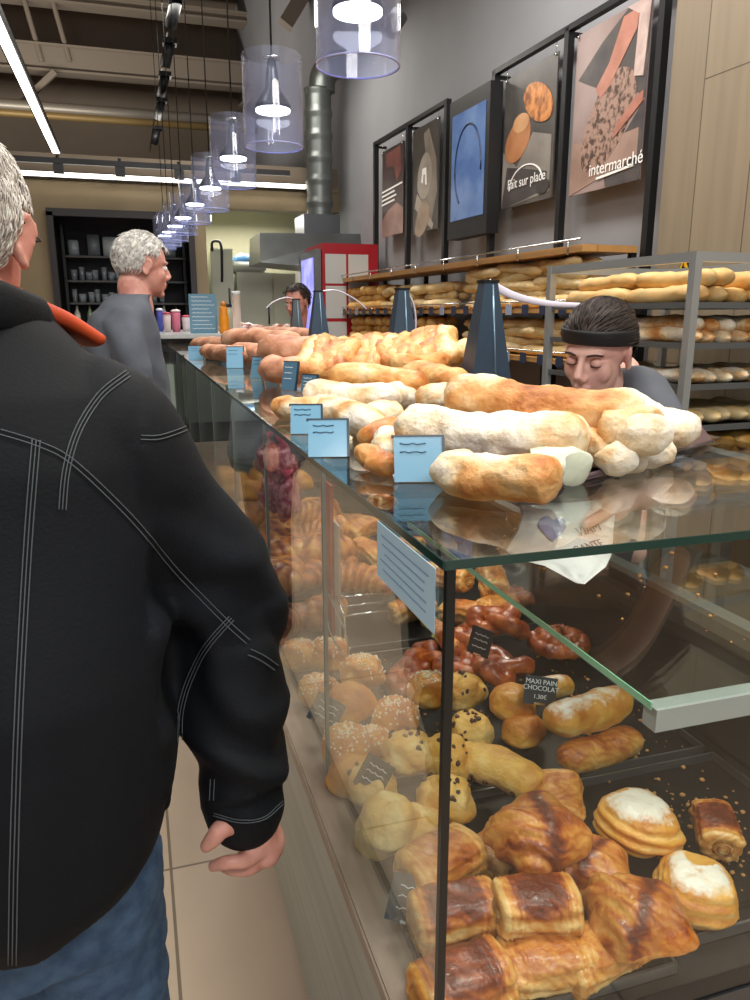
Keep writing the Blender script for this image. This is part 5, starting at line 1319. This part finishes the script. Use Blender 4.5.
# ================================================================== PEOPLE
def union(parts, voxel, smooth=4, fn=None, name='body'):
    v, f = join(parts); me = bpy.data.meshes.new('tmp'); me.from_pydata([tuple(p) for p in v], [], f); me.update()
    b = bmesh.new(); b.from_mesh(me); bmesh.ops.recalc_face_normals(b, faces=b.faces); b.to_mesh(me); b.free()
    o = bpy.data.objects.new('tmp', me); COL.objects.link(o)
    r = o.modifiers.new('r', 'REMESH'); r.mode = 'VOXEL'; r.voxel_size = voxel
    if smooth:
        s = o.modifiers.new('s', 'SMOOTH'); s.iterations = smooth; s.factor = .5
    dg = bpy.context.evaluated_depsgraph_get(); dg.update()
    me2 = bpy.data.meshes.new_from_object(o.evaluated_get(dg)); bpy.data.objects.remove(o)
    if fn:
        nn = [vv.normal.copy() for vv in me2.vertices]
        for i, vv in enumerate(me2.vertices): vv.co = fn(vv.co.copy(), nn[i])
    me2.name = name; me2.update(); return me2
def linkme(name, me, m, parent, smooth=True):
    o = bpy.data.objects.new(name, me); COL.objects.link(o)
    me.materials.clear(); me.materials.append(m)
    me.polygons.foreach_set('use_smooth', [smooth]*len(me.polygons))
    if parent is not None: o.parent = parent; me.transform(WM.get(parent.name, Matrix.Identity(4)).inverted())
    WM[o.name] = WM.get(parent.name, Matrix.Identity(4)) if parent is not None else Matrix.Identity(4)
    return o
def tf(M, part): return [M @ Vector(p) for p in part[0]], part[1]
def limb(pts, rads, n=16, sub=5):
    rads = [r if isinstance(r, tuple) else (r, r) for r in rads]
    keys = [(i/(len(pts)-1), rads[i]) for i in range(len(pts))]
    pth = catmull(pts, sub); N = len(pth); rr = [interp(keys, i/(N-1)) for i in range(N)]
    v, f = sweep(pth, rr, n)
    g = lambda r: r if isinstance(r, (int, float)) else max(r)
    return join([(v, f), ball(pth[0], g(rr[0])*.98, n, 10), ball(pth[-1], g(rr[-1])*.98, n, 10)])
def head_parts(w_=1.0, age=0):
    P = [ball((0, -.012, .028), (.077*w_, .097, .088), 24, 16), ball((0, .022, -.03), (.063*w_, .068, .085), 20, 14),
         ball((0, .036, -.075), (.047*w_, .048, .038), 16, 12), ball((0, .076, -.098), (.020, .017, .016), 12, 8),
         ball((0, .074, .020), (.050, .018, .012), 16, 8), ball((.033, .056, -.026), (.026, .024, .030), 12, 8), ball((-.033, .056, -.026), (.026, .024, .030), 12, 8),
         sweep([(0, .088, .012), (0, .100, -.010), (0, .111, -.032)], [(.007, .008), (.009, .010), (.012, .010)], 12), ball((.009, .099, -.036), (.009, .010, .008), 10, 8), ball((-.009, .099, -.036), (.009, .010, .008), 10, 8),
         ball((0, .088, -.060), (.022, .011, .0065), 14, 8), ball((0, .086, -.071), (.019, .011, .007), 14, 8)]
    for s in (1, -1):
        M = Matrix.Translation((s*.077*w_, -.012, -.008)) @ Matrix.Rotation(s*-.35, 4, 'Z') @ Matrix.Rotation(-.15, 4, 'X')
        P.append(tf(M, ball((0, 0, 0), (.007, .019, .031), 14, 12)))
        ring = [M @ Vector((s*.006, .017*math.cos(a), .029*math.sin(a))) for a in [2*PI*k/20 for k in range(16)]]
        P.append(sweep(ring, [.0045]*16, 8)); P.append(tf(M, ball((0, .004, -.026), (.006, .009, .009), 8, 6)))
    return P
def head_shape(p, Minv, M):
    q = Minv @ p
    if q.y > .04 and abs(q.x) < .07:
        for s in (1, -1):
            d = ((q.x-s*.031)**2/.018**2+(q.z-.001)**2/.012**2)
            q.y -= .010*math.exp(-d)
        q.y -= .003*math.exp(-((q.z+.066)/.0022)**2-(q.x/.022)**2)   # the line between the lips
    return M @ q
skin = mat('skin', '#c98f7a', .5, sss=.12, noise_=('#b56f60', 18, .4, .7))
skin_old = mat('skin_older', '#cf9888', .5, sss=.1, noise_=('#bb7c70', 26, .42, .68))
skin_y = mat('skin_young', '#dfb3a4', .45, sss=.1, noise_=('#d39f92', 10, .4, .7))
def hair_cap(M, fn, m, parent, name, seed=1, strands=900, sr=.0011, sl=.028, comb=None, jit=.7, lift=.004):
    """scalp shell plus short strands combed along it, one hair part"""
    random.seed(seed)
    def shell(q):  # q unit-ish dir in head space -> radius factor or None
        return fn(q)
    n, m_ = 44, 30; v = []; f = []; ok = []
    for i in range(m_+1):
        ph = PI*i/m_
        for k in range(n):
            a = 2*PI*k/n; d = Vector((math.sin(ph)*math.cos(a), math.sin(ph)*math.sin(a), math.cos(ph)))
            r = shell(d); ok.append(r is not None); rr = r or 1.0
            v.append(M @ Vector((.079*d.x*rr, -.012+.099*d.y*rr, .028+.091*d.z*rr)))
    for i in range(m_):
        for k in range(n):
            q = (i*n+k, (i+1)*n+k, (i+1)*n+(k+1) % n, i*n+(k+1) % n)
            if all(ok[j] for j in q): f.append(q)
    parts = [(v, f)]
    for _ in range(strands):
        z = random.uniform(-.75, 1); a = random.uniform(0, 2*PI); s_ = math.sqrt(max(0, 1-z*z)); d = Vector((s_*math.cos(a), s_*math.sin(a), z)); r = shell(d)
        if r is None: continue
        p = Vector((.079*d.x*r, -.012+.099*d.y*r, .028+.091*d.z*r)); cv = Vector(comb) if comb else Vector((d.x*.5, -.5-.2*d.y, -.9)); down = (cv-d*d.dot(cv)).normalized()
        j = Vector((random.uniform(-.5, .5), random.uniform(-.5, .5), random.uniform(-.5, .5)))
        e = p+(down+j*jit)*sl+d*(lift-.3*sl*sl/.09); mid = p+(down+j*jit*.6)*sl*.5+d*lift*1.3
        parts.append(sweep([M @ (p-d*.001), M @ mid, M @ e], [sr, sr, sr*.3], 4, (0.3, .2, 1)))
    v, f = join(parts); return link(name, (v, f), m, parent)
def eyes(M, parent, closed=False, iris='#3c2a20', skinm=None, brow=None, lipc=None):
    for s in (1, -1):
        c = (s*.031, .0745, .000)
        if closed:
            link('eyelid', tf(M, ball(c, (.0135, .0125, .0115), 16, 12)), skinm, parent)
            path = [M @ Vector((c[0]+.0125*math.cos(a), .0745+.0125*math.sin(a)*.9+.001, -.0045-.002*math.sin(a))) for a in [PI*k/10 for k in range(1, 10)]]
            link('eyelashes', sweep(path, [.0011]*9, 6), mat('lash', '#1c1412', .6), parent)
        else:
            link('eyeball', tf(M, ball(c, .0118, 16, 12)), mat('eye_white', '#e4ded8', .2), parent)
            link('iris', tf(M, ball((c[0], c[1]+.0085, c[2]), (.0052, .004, .0052), 12, 8)), mat('iris'+iris, iris, .15), parent)
        if brow:
            path = [M @ Vector((s*(.014+.034*u), .0905-.012*u*u*1.2, .019+.004*math.sin(u*PI))) for u in [k/8 for k in range(9)]]
            link('eyebrow', sweep(path, [(.0016+.0012*math.sin(PI*k/8), .0028) for k in range(9)], 6), brow, parent)
    if lipc:
        link('lips', join([tf(M, ball((0, .0905, -.0605), (.0195, .0095, .0045), 16, 8)), tf(M, ball((0, .0885, -.0705), (.0165, .0095, .0055), 16, 8))]), lipc, parent)
def hmat(c, face, tilt=0, up=(0, 0, 1)):
    y = Vector(face).normalized(); x = y.cross(Vector(up)).normalized(); z = x.cross(y)
    M = Matrix(((x.x, y.x, z.x, c[0]), (x.y, y.y, z.y, c[1]), (x.z, y.z, z.z, c[2]), (0, 0, 0, 1)))
    return M @ Matrix.Rotation(tilt, 4, 'Y')
def ringbody(rings, n=40, power=.85):
    """rings: (x, y, z, a, b, rot)"""
    v = []; f = []
    for (x, y, z, a, b, rot) in rings:
        for k in range(n):
            t_ = 2*PI*k/n; c, s = math.cos(t_), math.sin(t_)
            c = math.copysign(abs(c)**power, c); s = math.copysign(abs(s)**power, s)
            v.append(Vector((x+a*c*math.cos(rot)-b*s*math.sin(rot), y+a*c*math.sin(rot)+b*s*math.cos(rot), z)))
    N = len(rings)
    for i in range(N-1):
        for k in range(n): f.append((i*n+k, i*n+(k+1) % n, (i+1)*n+(k+1) % n, (i+1)*n+k))
    f.append(tuple(range(n))[::-1]); f.append(tuple((N-1)*n+k for k in range(n)))
    return v, f

# ---------------------------------------------- the man in the black jacket
mx_, my_ = -.185, .95
p1_ = thing('person', 'person in a black jacket with pale stitching, seen from behind, orange collar showing', 'person', (mx_, my_, 0))
HM = hmat((-.184, 1.0, 1.508), (.12, .99, -.05)) @ Matrix.Scale(.97, 4)
elb = Vector((.080, 1.00, 1.00)); wr = ony(246, 812, .93); sho = Vector((-.047, .96, 1.296))
hc = ony(256, 842, .925)
def Q(x, y, dY=0): return ony(x, y, .925+dY)
fingers = [  # knuckle -> tip, curling to the left of the picture and toward the camera
    ([Q(262, 848, -.018), Q(247, 860, -.036), Q(228, 862, -.040), Q(213, 866, -.026)], [.0118, .0108, .0098, .0085]),
    ([Q(266, 852, .004), Q(250, 868, -.012), Q(232, 869, -.018), Q(220, 864, -.004)], [.0118, .0108, .0095, .008]),
    ([Q(270, 848, .024), Q(256, 866, .012), Q(240, 868, .006), Q(228, 861, .016)], [.011, .010, .009, .0078]),
    ([Q(272, 842, .040), Q(262, 858, .034), Q(249, 861, .030), Q(240, 855, .034)], [.0098, .009, .008, .007])]
thumb = ([Q(240, 822, -.028), Q(222, 828, -.040), Q(214, 838, -.042), Q(206, 846, -.038)], [.016, .0135, .012, .0095])
handp = [limb([wr, Q(252, 826), Q(262, 842, .004)], [(.030, .026), (.036, .028), (.034, .026)], 16), ball(Q(264, 846, .008), (.024, .040, .022), 14, 10)]
for pts_, rr_ in fingers+[thumb]: handp.append(limb(pts_, rr_, 12, 4))
body = [tf(HM, q_) for q_ in head_parts(1.02)] + [
    limb([HM @ Vector((0, -.03, -.07)), (-.185, .97, 1.41), (-.187, .96, 1.33)], [.058, .062, .085]),
    ringbody([(mx_, .96, .80, .15, .10, 0), (mx_, .96, .95, .165, .11, 0), (mx_, .97, 1.15, .16, .11, 0), (mx_, .97, 1.27, .15, .09, 0), (mx_, .97, 1.35, .09, .07, 0)]),
    limb([sho, elb, wr], [.055, .045, .030]), limb([(-.36, .97, 1.33), (-.44, 1.0, 1.03), (-.42, .98, .78)], [.055, .045, .030]), ball((-.42, .98, .70), (.03, .045, .07), 12, 8)]
body += handp
for s in (-1, 1): body += [limb([(mx_+s*.085, .96, .82), (mx_+s*.10, .97, .48), (mx_+s*.10, .99, .10)], [.085, .060, .045]), limb([(mx_+s*.10, .97, .05), (mx_+s*.11, 1.12, .035)], [.042, .035])]
HMi = HM.inverted()
linkme('body', union(body, .0045, 3, lambda p, n: head_shape(p, HMi, HM) if p.z > 1.42 else p, 'person_body'), skin_old, p1_)
for pts_, rr_ in fingers[:1]+[thumb]:      # nails
    a_, b_ = pts_[-2], pts_[-1]; d = (b_-a_).normalized(); up = (CP-b_).normalized()
    link('fingernail', tf(frame3(b_+up*rr_[-1]*.72-d*.002, d, up.cross(d)), ball((0, 0, 0), (.0062, .005, .0016), 10, 6)), mat('nail', '#c99a8c', .3), p1_)
white_hair = mat('white_hair', '#dcd7cf', .7, noise_=('#bab4ac', 60, .4, .6))
def hair_old(d):
    if d.y > .45 and d.z < .55: return None
    if d.z < -.62: return None
    if abs(d.x) > .72 and d.y > -.12 and d.z < .12: return None
    if d.y > .1 and d.z < .05: return None
    return 1.06+.03*noise.noise(d*4)
hair_cap(HM, hair_old, white_hair, p1_, 'hair', 2, 4200, .0009, .020, jit=.3, lift=.002)
gl_ = bmesh.new(); bar(gl_, HM @ Vector((.083, -.02, .012)), HM @ Vector((.077, .085, .006)), .0018); bar(gl_, HM @ Vector((-.083, -.02, .012)), HM @ Vector((-.077, .085, .006)), .0018)
for s in (1, -1):
    for k in range(16):
        a0_, a1_ = 2*PI*k/16, 2*PI*(k+1)/16
        bar(gl_, HM @ Vector((s*.036+.026*math.cos(a0_), .100, .004+.019*math.sin(a0_))), HM @ Vector((s*.036+.026*math.cos(a1_), .100, .004+.019*math.sin(a1_))), .0014, 6)
bar(gl_, HM @ Vector((-.010, .1, .006)), HM @ Vector((.010, .1, .006)), .0014, 6); bar(gl_, HM @ Vector((.062, .1, .006)), HM @ Vector((.077, .085, .006)), .0015, 6); bar(gl_, HM @ Vector((-.062, .1, .006)), HM @ Vector((-.077, .085, .006)), .0015, 6)
link('eyeglasses', gl_, mat('glasses_frame', '#3a3534', .4, .5), p1_)
# jeans and shoes
denim = mat('denim', '#2f4866', .85, noise_=('#46617f', 40, .35, .65), bump=(300, .3))
jean = [ringbody([(mx_-.01, .965, .62, .165, .13, 0), (mx_-.01, .96, .75, .160, .135, 0), (mx_, .96, .92, .155, .12, 0), (mx_, .96, .98, .15, .11, 0)])]
for s in (-1, 1): jean.append(limb([(mx_-.01+s*.085, .96, .70), (mx_-.01+s*.095, .97, .42), (mx_+s*.105, .985, .10)], [.105, .085, .075], 18))
linkme('jeans', union(jean, .009, 4, lambda p, n: p+n*(.006*nz(p, 9)+.004*nz((p.x, p.y, p.z*2), 18, 3)), 'person_jeans'), denim, p1_)
for s in (-1, 1):
    link('shoe', join([limb([(mx_+s*.105, .95, .05), (mx_+s*.11, 1.06, .045), (mx_+s*.115, 1.15, .035)], [(.045, .045), (.047, .042), (.040, .03)], 14)]), mat('shoe_dark', '#26221f', .5), p1_)
# jacket
jk = mat('black_jacket', '#04070c', .75, noise_=('#080d15', 5, .35, .65), bump=(260, .12), spec=.25)
jparts = [ringbody([(mx_-.01, .92, .755, .172, .185, 0), (mx_-.008, .92, .79, .190, .198, 0), (mx_, .93, .86, .200, .20, 0), (mx_, .935, 1.02, .202, .19, 0), (mx_, .95, 1.16, .205, .165, 0), (mx_, .955, 1.26, .190, .145, 0), (mx_, .965, 1.335, .165, .125, 0), (mx_, .975, 1.385, .125, .10, 0), (mx_, .985, 1.425, .090, .085, 0)], 48, .9),
    limb([(mx_+.06, .96, 1.305), sho+Vector((.0, 0, -.012)), sho+Vector((.055, .01, -.10)), elb+Vector((.010, 0, .05)), elb+Vector((.020, -.03, -.10)), wr+Vector((.0, .0, .06)), wr+Vector((-.002, 0, .012))], [.075, .084, .085, .083, .074, .060, .058], 24),
    limb([(mx_-.10, .96, 1.285), (-.34, .97, 1.28), (-.42, .98, 1.2), (-.45, 1.0, 1.03), (-.45, .99, .9), (-.42, .98, .76)], [.085, .088, .086, .08, .07, .056], 24)]
el2 = elb+Vector((.0, 0, .02))
def jfold(p, n):
    q = .006*nz(p, 5, 1)+.004*nz((p.x, p.y, p.z*.6), 11, 2)
    if p.x > .0:      # sleeve creases gather round the elbow and above the cuff
        d = (p-el2); w1 = math.exp(-(d.z/.14)**2); q += w1*.010*math.sin(d.z*48+p.x*36+4*nz(p, 9, 4))
        d = p.z-(wr.z+.09); q += math.exp(-(d/.06)**2)*.006*math.sin(p.z*95+p.x*30+3*nz(p, 12, 5))
        q += .006*math.sin((p.z-p.x*.9)*26+3*nz(p, 5, 6))*math.exp(-((p.z-1.18)/.12)**2)
    else:             # long soft drapes down the back
        q += .006*math.sin(p.x*38+3*nz((p.x, p.y, p.z*.3), 6, 7))*max(0, 1-abs(p.z-.9)/.35)
    return p+n*q
jme = union(jparts, .0075, 6, jfold, 'person_jacket')
linkme('jacket', jme, jk, p1_)
bv = BVHTree.FromPolygons([v.co+Vector((mx_, my_, 0)) for v in jme.vertices], [tuple(p.vertices) for p in jme.polygons])
def onj(x, y):
    h = bv.ray_cast(CP, ray(x, y).normalized()); return None if h[0] is None else (h[0], h[1])
thread = mat('stitch_thread', '#4b5155', .8)
def stitch(name, pts, offs=(0,), dash=1, r=.00075):
    P = catmull([(x, y, 0) for x, y in pts], 14)
    for of in offs:
        run = []
        for i, p in enumerate(P):
            t_ = (P[min(i+1, len(P)-1)]-P[max(i-1, 0)]).normalized(); nx_ = Vector((-t_.y, t_.x, 0))
            h = onj(p.x+nx_.x*of, p.y+nx_.y*of)
            if h is None:
                continue
            run.append(h[0]+h[1]*.0012)
        runs = []
        cur = []
        for p in run:
            if cur and (p-cur[-1]).length > .04: runs.append(cur); cur = []
            cur.append(p)
        runs.append(cur)
        for c in runs:
            if len(c) > 3: link(name, sweep(c, [r]*len(c), 5), thread, p1_)
stitch('stitching', [(36, 440), (28, 540), (20, 680), (15, 820), (12, 990)], (-4, 0, 4))
stitch('stitching', [(0, 432), (38, 444), (72, 462), (125, 512), (178, 572), (222, 618), (248, 642)], (-2.5, 2.5))
stitch('stitching', [(249, 652), (262, 658), (276, 668)], (-3, 3))
stitch('stitching', [(128, 374), (100, 396), (78, 430), (66, 470), (62, 510)], (-3.5, 0, 3.5))
stitch('stitching', [(141, 437), (158, 437), (178, 431), (194, 424)], (-1.5, 2.5))
stitch('stitching', [(231, 618), (208, 645), (190, 680), (181, 712), (180, 742)], (-3, 0, 3))
stitch('stitching', [(213, 779), (212, 800)], (-2, 2))
stitch('stitching', [(214, 814), (240, 821), (264, 818), (283, 802)], (-1.2, 1.2))
stitch('stitching', [(10, 990), (50, 990), (80, 975)], (0,))
# cuff rim, collar and orange lining
link('collar', (lambda: sweep([(-.275, .96, 1.425), (-.245, .905, 1.435), (-.19, .885, 1.437), (-.13, .90, 1.43), (-.098, .955, 1.415), (-.088, 1.03, 1.385)], [(.012, .026)]*6, 14))(), jk, p1_)
org = mat('orange_lining', '#c4481c', .7, noise_=('#a83a16', 12, .35, .65))
oc = [ony(10, 294, .99), ony(36, 308, 1.0), ony(64, 321, 1.02), ony(92, 338, 1.04)]
link('orange_collar_lining', sweep(catmull([q_+Vector((0, 0, -.003)) for q_ in oc], 5), [(.030, .014*(1-.35*(k/15))) for k in range(16)], 14, power=.7), org, p1_)

# ---------------------------------------------- the white-haired man at the counter
c2 = ony(143, 266, 3.25)
p2_ = thing('person', 'white-haired person in a grey sweater standing at the counter, facing right', 'person', (c2.x-.06, 3.2, 0))
HM2 = hmat(c2, (.93, .32, -.12))
sx, sy = c2.x-.045, 3.22
body2 = [tf(HM2, q_) for q_ in head_parts(1.05)] + [limb([HM2 @ Vector((0, -.035, -.08)), (sx+.01, sy, c2.z-.19), (sx-.01, sy, c2.z-.26)], [.062, .066, .09]),
    ringbody([(sx-.01, sy, .9, .12, .13, 0), (sx-.04, sy, 1.2, .11, .14, 0), (sx-.04, sy, c2.z-.26, .08, .13, 0)]),
    limb([(sx-.02, sy-.19, c2.z-.29), (sx-.01, sy-.22, 1.17), (sx+.01, sy-.21, .93)], [.05, .04, .03]), limb([(sx-.02, sy+.19, c2.z-.29), (sx-.01, sy+.22, 1.17), (sx+.01, sy+.21, .93)], [.05, .04, .03]), ball((sx+.01, sy-.21, .86), (.035, .022, .06), 10, 8), ball((sx+.01, sy+.21, .86), (.035, .022, .06), 10, 8)]
for s in (-1, 1): body2.append(limb([(sx, sy+s*.09, .9), (sx, sy+s*.1, .5), (sx-.02, sy+s*.1, .06), (sx+.1, sy+s*.1, .04)], [.08, .06, .045, .035]))
HM2i = HM2.inverted()
linkme('body', union(body2, .006, 3, lambda p, n: head_shape(p, HM2i, HM2) if p.z > c2.z-.12 else p, 'person_body'), skin_old, p2_)
hair_cap(HM2, lambda d: None if (d.y > .5 and d.z < .45) or d.z < -.55 or (abs(d.x) > .7 and -.1 < d.y and d.z < .1) or (d.y > .15 and d.z < .1) else 1.10+.05*noise.noise(d*5), mat('white_hair_two', '#d6d3cd', .75, noise_=('#b5b2ac', 60, .4, .6)), p2_, 'hair', 4, 1800, .0014, .022, jit=.35, lift=.002)
eyes(HM2, p2_, False, '#4b5a60', brow=mat('grey_brow', '#9c968f', .7), lipc=mat('lips_pale', '#a86458', .5))
swt = mat('grey_sweater', '#4b5059', .85, noise_=('#5a5f68', 8, .35, .65), bump=(200, .15))
z_ = c2.z
sw_ = [ringbody([(sx-.01, sy, .82, .17, .19, 0), (sx-.025, sy, 1.0, .165, .19, 0), (sx-.045, sy, 1.2, .155, .20, 0), (sx-.055, sy, z_-.27, .145, .20, 0), (sx-.045, sy, z_-.18, .115, .16, 0), (sx-.015, sy, z_-.125, .08, .09, 0), (sx+.005, sy, z_-.105, .07, .07, 0)], 40),
    limb([(sx-.04, sy-.15, z_-.23), (sx-.03, sy-.21, z_-.31), (sx-.01, sy-.235, 1.19), (sx+.0, sy-.215, .95)], [.075, .072, .06, .045]), limb([(sx-.04, sy+.15, z_-.23), (sx-.03, sy+.21, z_-.31), (sx-.01, sy+.235, 1.19), (sx+.0, sy+.215, .95)], [.075, .072, .06, .045])]
linkme('sweater', union(sw_, .010, 5, lambda p, n: p+n*(.008*nz(p, 7, 2)+.004*math.sin(p.z*40+p.x*30+3*nz(p, 6))), 'person_sweater'), swt, p2_)
tr_ = [limb([(sx, sy+s*.09, .88), (sx, sy+s*.1, .5), (sx-.01, sy+s*.1, .09)], [.11, .085, .07]) for s in (-1, 1)]+[ringbody([(sx, sy, .78, .15, .17, 0), (sx, sy, .92, .15, .17, 0)])]
linkme('trousers', union(tr_, .014, 4, None, 'person_trousers'), mat('dark_trousers', '#262a33', .8), p2_)

# ---------------------------------------------- the shop assistant bending behind the loaves
c3 = ony(598, 352, 1.62)
p3_ = thing('person', 'person with dark hair, black headband and grey shirt, reaching into the case', 'person', (c3.x+.12, 1.75, 0))
HM3 = hmat(c3, (-.80, -.50, -.27), R(-4))
nk = HM3 @ Vector((0, -.045, -.13)); ch = Vector((c3.x+.16, c3.y+.15, 1.225))
el3 = Vector((1.15, 1.36, 1.06)); wr3 = ony(655, 492, 1.06); hb3 = ony(612, 503, .965)
rs = ch+Vector((-.03, -.17, -.0)); ls = ch+Vector((.13, .16, -.0))
def S(x, y, Y=.94): return ony(x, y, Y)
f3 = [([S(604, 500), S(584, 508), S(568, 517), S(558, 524)], [.0092, .0082, .0075, .0065]), ([S(606, 496, .955), S(586, 503, .95), S(570, 512, .95), S(562, 520, .945)], [.0092, .0082, .0075, .0065]),
      ([S(609, 506, .93), S(592, 516, .925), S(578, 524, .92), S(570, 531, .918)], [.009, .008, .0072, .0062]), ([S(614, 510, .925), S(600, 521, .918), S(590, 528, .915), S(583, 534, .913)], [.008, .0072, .0065, .0058]),
      ([S(622, 498, .95), S(607, 512, .90), S(595, 519, .885), S(586, 524, .88)], [.011, .0095, .0085, .0072])]
body3 = [tf(HM3, q_) for q_ in head_parts(.90)] + [limb([HM3 @ Vector((0, -.03, -.07)), nk, ch+Vector((0, .0, .03))], [.048, .050, .07]),
    ringbody([(ch.x+.02, ch.y+.12, .75, .15, .11, .9), (ch.x+.01, ch.y+.06, .95, .14, .10, .9), (ch.x, ch.y, ch.z-.035, .14, .080, .9), (ch.x, ch.y-.01, ch.z+.02, .09, .07, .9)]),
    limb([rs, el3, wr3, hb3], [.042, .036, .026, (.030, .017)], 14), limb([ls, ls+Vector((.12, .06, -.26)), ls+Vector((.02, -.1, -.44))], [.042, .036, .027], 14), ball(ls+Vector((0, -.13, -.48)), (.035, .035, .03), 10, 8)]
for pts_, rr_ in f3: body3.append(limb(pts_, rr_, 10, 4))
for s in (-1, 1): body3.append(limb([(ch.x+.03+s*.07, ch.y+.14+s*.05, .78), (ch.x+.03+s*.08, ch.y+.14+s*.05, .42), (ch.x+.03+s*.08, ch.y+.16+s*.05, .05), (ch.x-.05+s*.08, ch.y+.08+s*.05, .035)], [.085, .06, .042, .035]))
HM3i = HM3.inverted()
linkme('body', union(body3, .0040, 3, lambda p, n: head_shape(p, HM3i, HM3) if p.z > 1.22 else p, 'person_body'), skin_y, p3_)
eyes(HM3, p3_, True, skinm=skin_y, brow=mat('dark_brow', '#3a2720', .7), lipc=mat('lips_rose', '#b0655f', .4))
dh = mat('dark_hair', '#1e1512', .62, noise_=('#32231c', 40, .35, .6))
hair_cap(HM3, lambda d: None if (d.y > .38 and d.z < .26) or d.z < -.5 or (d.y > .1 and d.z < .05) or (abs(d.x) > .75 and d.z < -.1 and d.y > -.2) else 1.07+.02*noise.noise(d*3), dh, p3_, 'hair', 6, 1800, .0010, .040, comb=(0, -1, -.15), jit=.08, lift=.0012)
v, f = ball((0, 0, 0), (.034, .026, .032), 16, 12); Mb = HM3 @ Matrix.Translation((0, -.125, .015))
link('hair_bun', ([Mb @ (p*(1+.12*math.sin(p.z*260+p.x*120))) for p in v], f), dh, p3_)
bp = []
for k in range(41):      # headband from behind one ear over the forehead to the other
    a = PI*k/40; bp.append(HM3 @ Vector((.084*math.cos(a), -.012+.104*math.sin(a)*.98, .040+.022*math.sin(a))))
link('headband', sweep(bp, [(.0035, .019)]*41, 10, HM3.to_3x3() @ Vector((0, .2, 1))), mat('black_headband', '#101114', .6), p3_)
gsh = mat('grey_shirt', '#4b4f57', .8, noise_=('#575b64', 9, .35, .65))
sh_ = [ringbody([(ch.x+.03, ch.y+.14, .70, .18, .14, .9), (ch.x+.01, ch.y+.06, .95, .17, .13, .9), (ch.x, ch.y, ch.z-.025, .175, .105, .9), (ch.x, ch.y-.005, ch.z+.035, .12, .085, .9), (ch.x-.015, ch.y-.02, ch.z+.065, .062, .06, .9)]),
       limb([ch+Vector((-.02, -.09, .0)), rs, el3, el3.lerp(wr3, .5)], [.07, .062, .050, .042]), limb([ch+Vector((.07, .08, .0)), ls, ls+Vector((.08, .04, -.16))], [.07, .064, .055])]
linkme('shirt', union(sh_, .009, 5, lambda p, n: p+n*(.006*nz(p, 9, 2)), 'person_shirt'), gsh, p3_)
linkme('trousers', union([limb([(ch.x+.03+s*.07, ch.y+.14+s*.05, .76), (ch.x+.03+s*.08, ch.y+.14+s*.05, .42), (ch.x+.03+s*.08, ch.y+.16+s*.05, .09)], [.11, .08, .06]) for s in (-1, 1)], .014, 3, None, 'trousers'), mat('black_trousers', '#15161a', .8), p3_)

# ---------------------------------------------- the helper far down in the kitchen
c4 = ony(297, 302, 5.6)
p4_ = thing('person', 'person with dark hair in a white top, far behind the counter by the red fridge', 'person', (c4.x, 5.7, 0))
HM4 = hmat(c4, (-.75, -.6, -.25)); ch4 = c4+Vector((.02, .06, -.27))
body4 = [tf(HM4, q_) for q_ in head_parts(.97)] + [limb([HM4 @ Vector((0, -.03, -.07)), ch4+Vector((0, 0, .08))], [.05, .055]), ringbody([(ch4.x, ch4.y, .8, .13, .1, .4), (ch4.x, ch4.y, ch4.z, .15, .09, .4)]),
    limb([ch4+Vector((-.17, -.04, 0)), ch4+Vector((-.2, -.06, -.26)), ch4+Vector((-.08, -.24, -.26))], [.045, .038, .028]), limb([ch4+Vector((.17, .04, 0)), ch4+Vector((.2, .02, -.26)), ch4+Vector((.04, -.2, -.26))], [.045, .038, .028])]
for s in (-1, 1): body4.append(limb([(ch4.x+s*.08, ch4.y, .85), (ch4.x+s*.09, ch4.y, .45), (ch4.x+s*.09, ch4.y, .05)], [.085, .06, .045]))
HM4i = HM4.inverted()
linkme('body', union(body4, .007, 3, lambda p, n: head_shape(p, HM4i, HM4) if p.z > c4.z-.12 else p, 'person_body'), skin, p4_)
eyes(HM4, p4_, False, brow=mat('dark_brow', '#3a2720', .7), lipc=mat('lips_rose', '#b0655f', .4))
hair_cap(HM4, lambda d: None if (d.y > .4 and d.z < .6) or d.z < -.6 or (d.y > .0 and d.z < .0) else 1.07, dh, p4_, 'hair', 7, 500, .002, .04)
linkme('top', union([ringbody([(ch4.x, ch4.y, .75, .17, .13, .4), (ch4.x, ch4.y, 1.0, .16, .12, .4), (ch4.x, ch4.y, ch4.z, .17, .11, .4), (ch4.x, ch4.y, ch4.z+.07, .08, .07, .4)]), limb([ch4+Vector((-.12, -.03, 0)), ch4+Vector((-.18, -.04, -.04)), ch4+Vector((-.2, -.05, -.2))], [.06, .06, .05]), limb([ch4+Vector((.12, .03, 0)), ch4+Vector((.18, .04, -.04)), ch4+Vector((.2, .03, -.2))], [.06, .06, .05])], .012, 4, None, 'top'), mat('white_top', '#a9b0b6', .8), p4_)
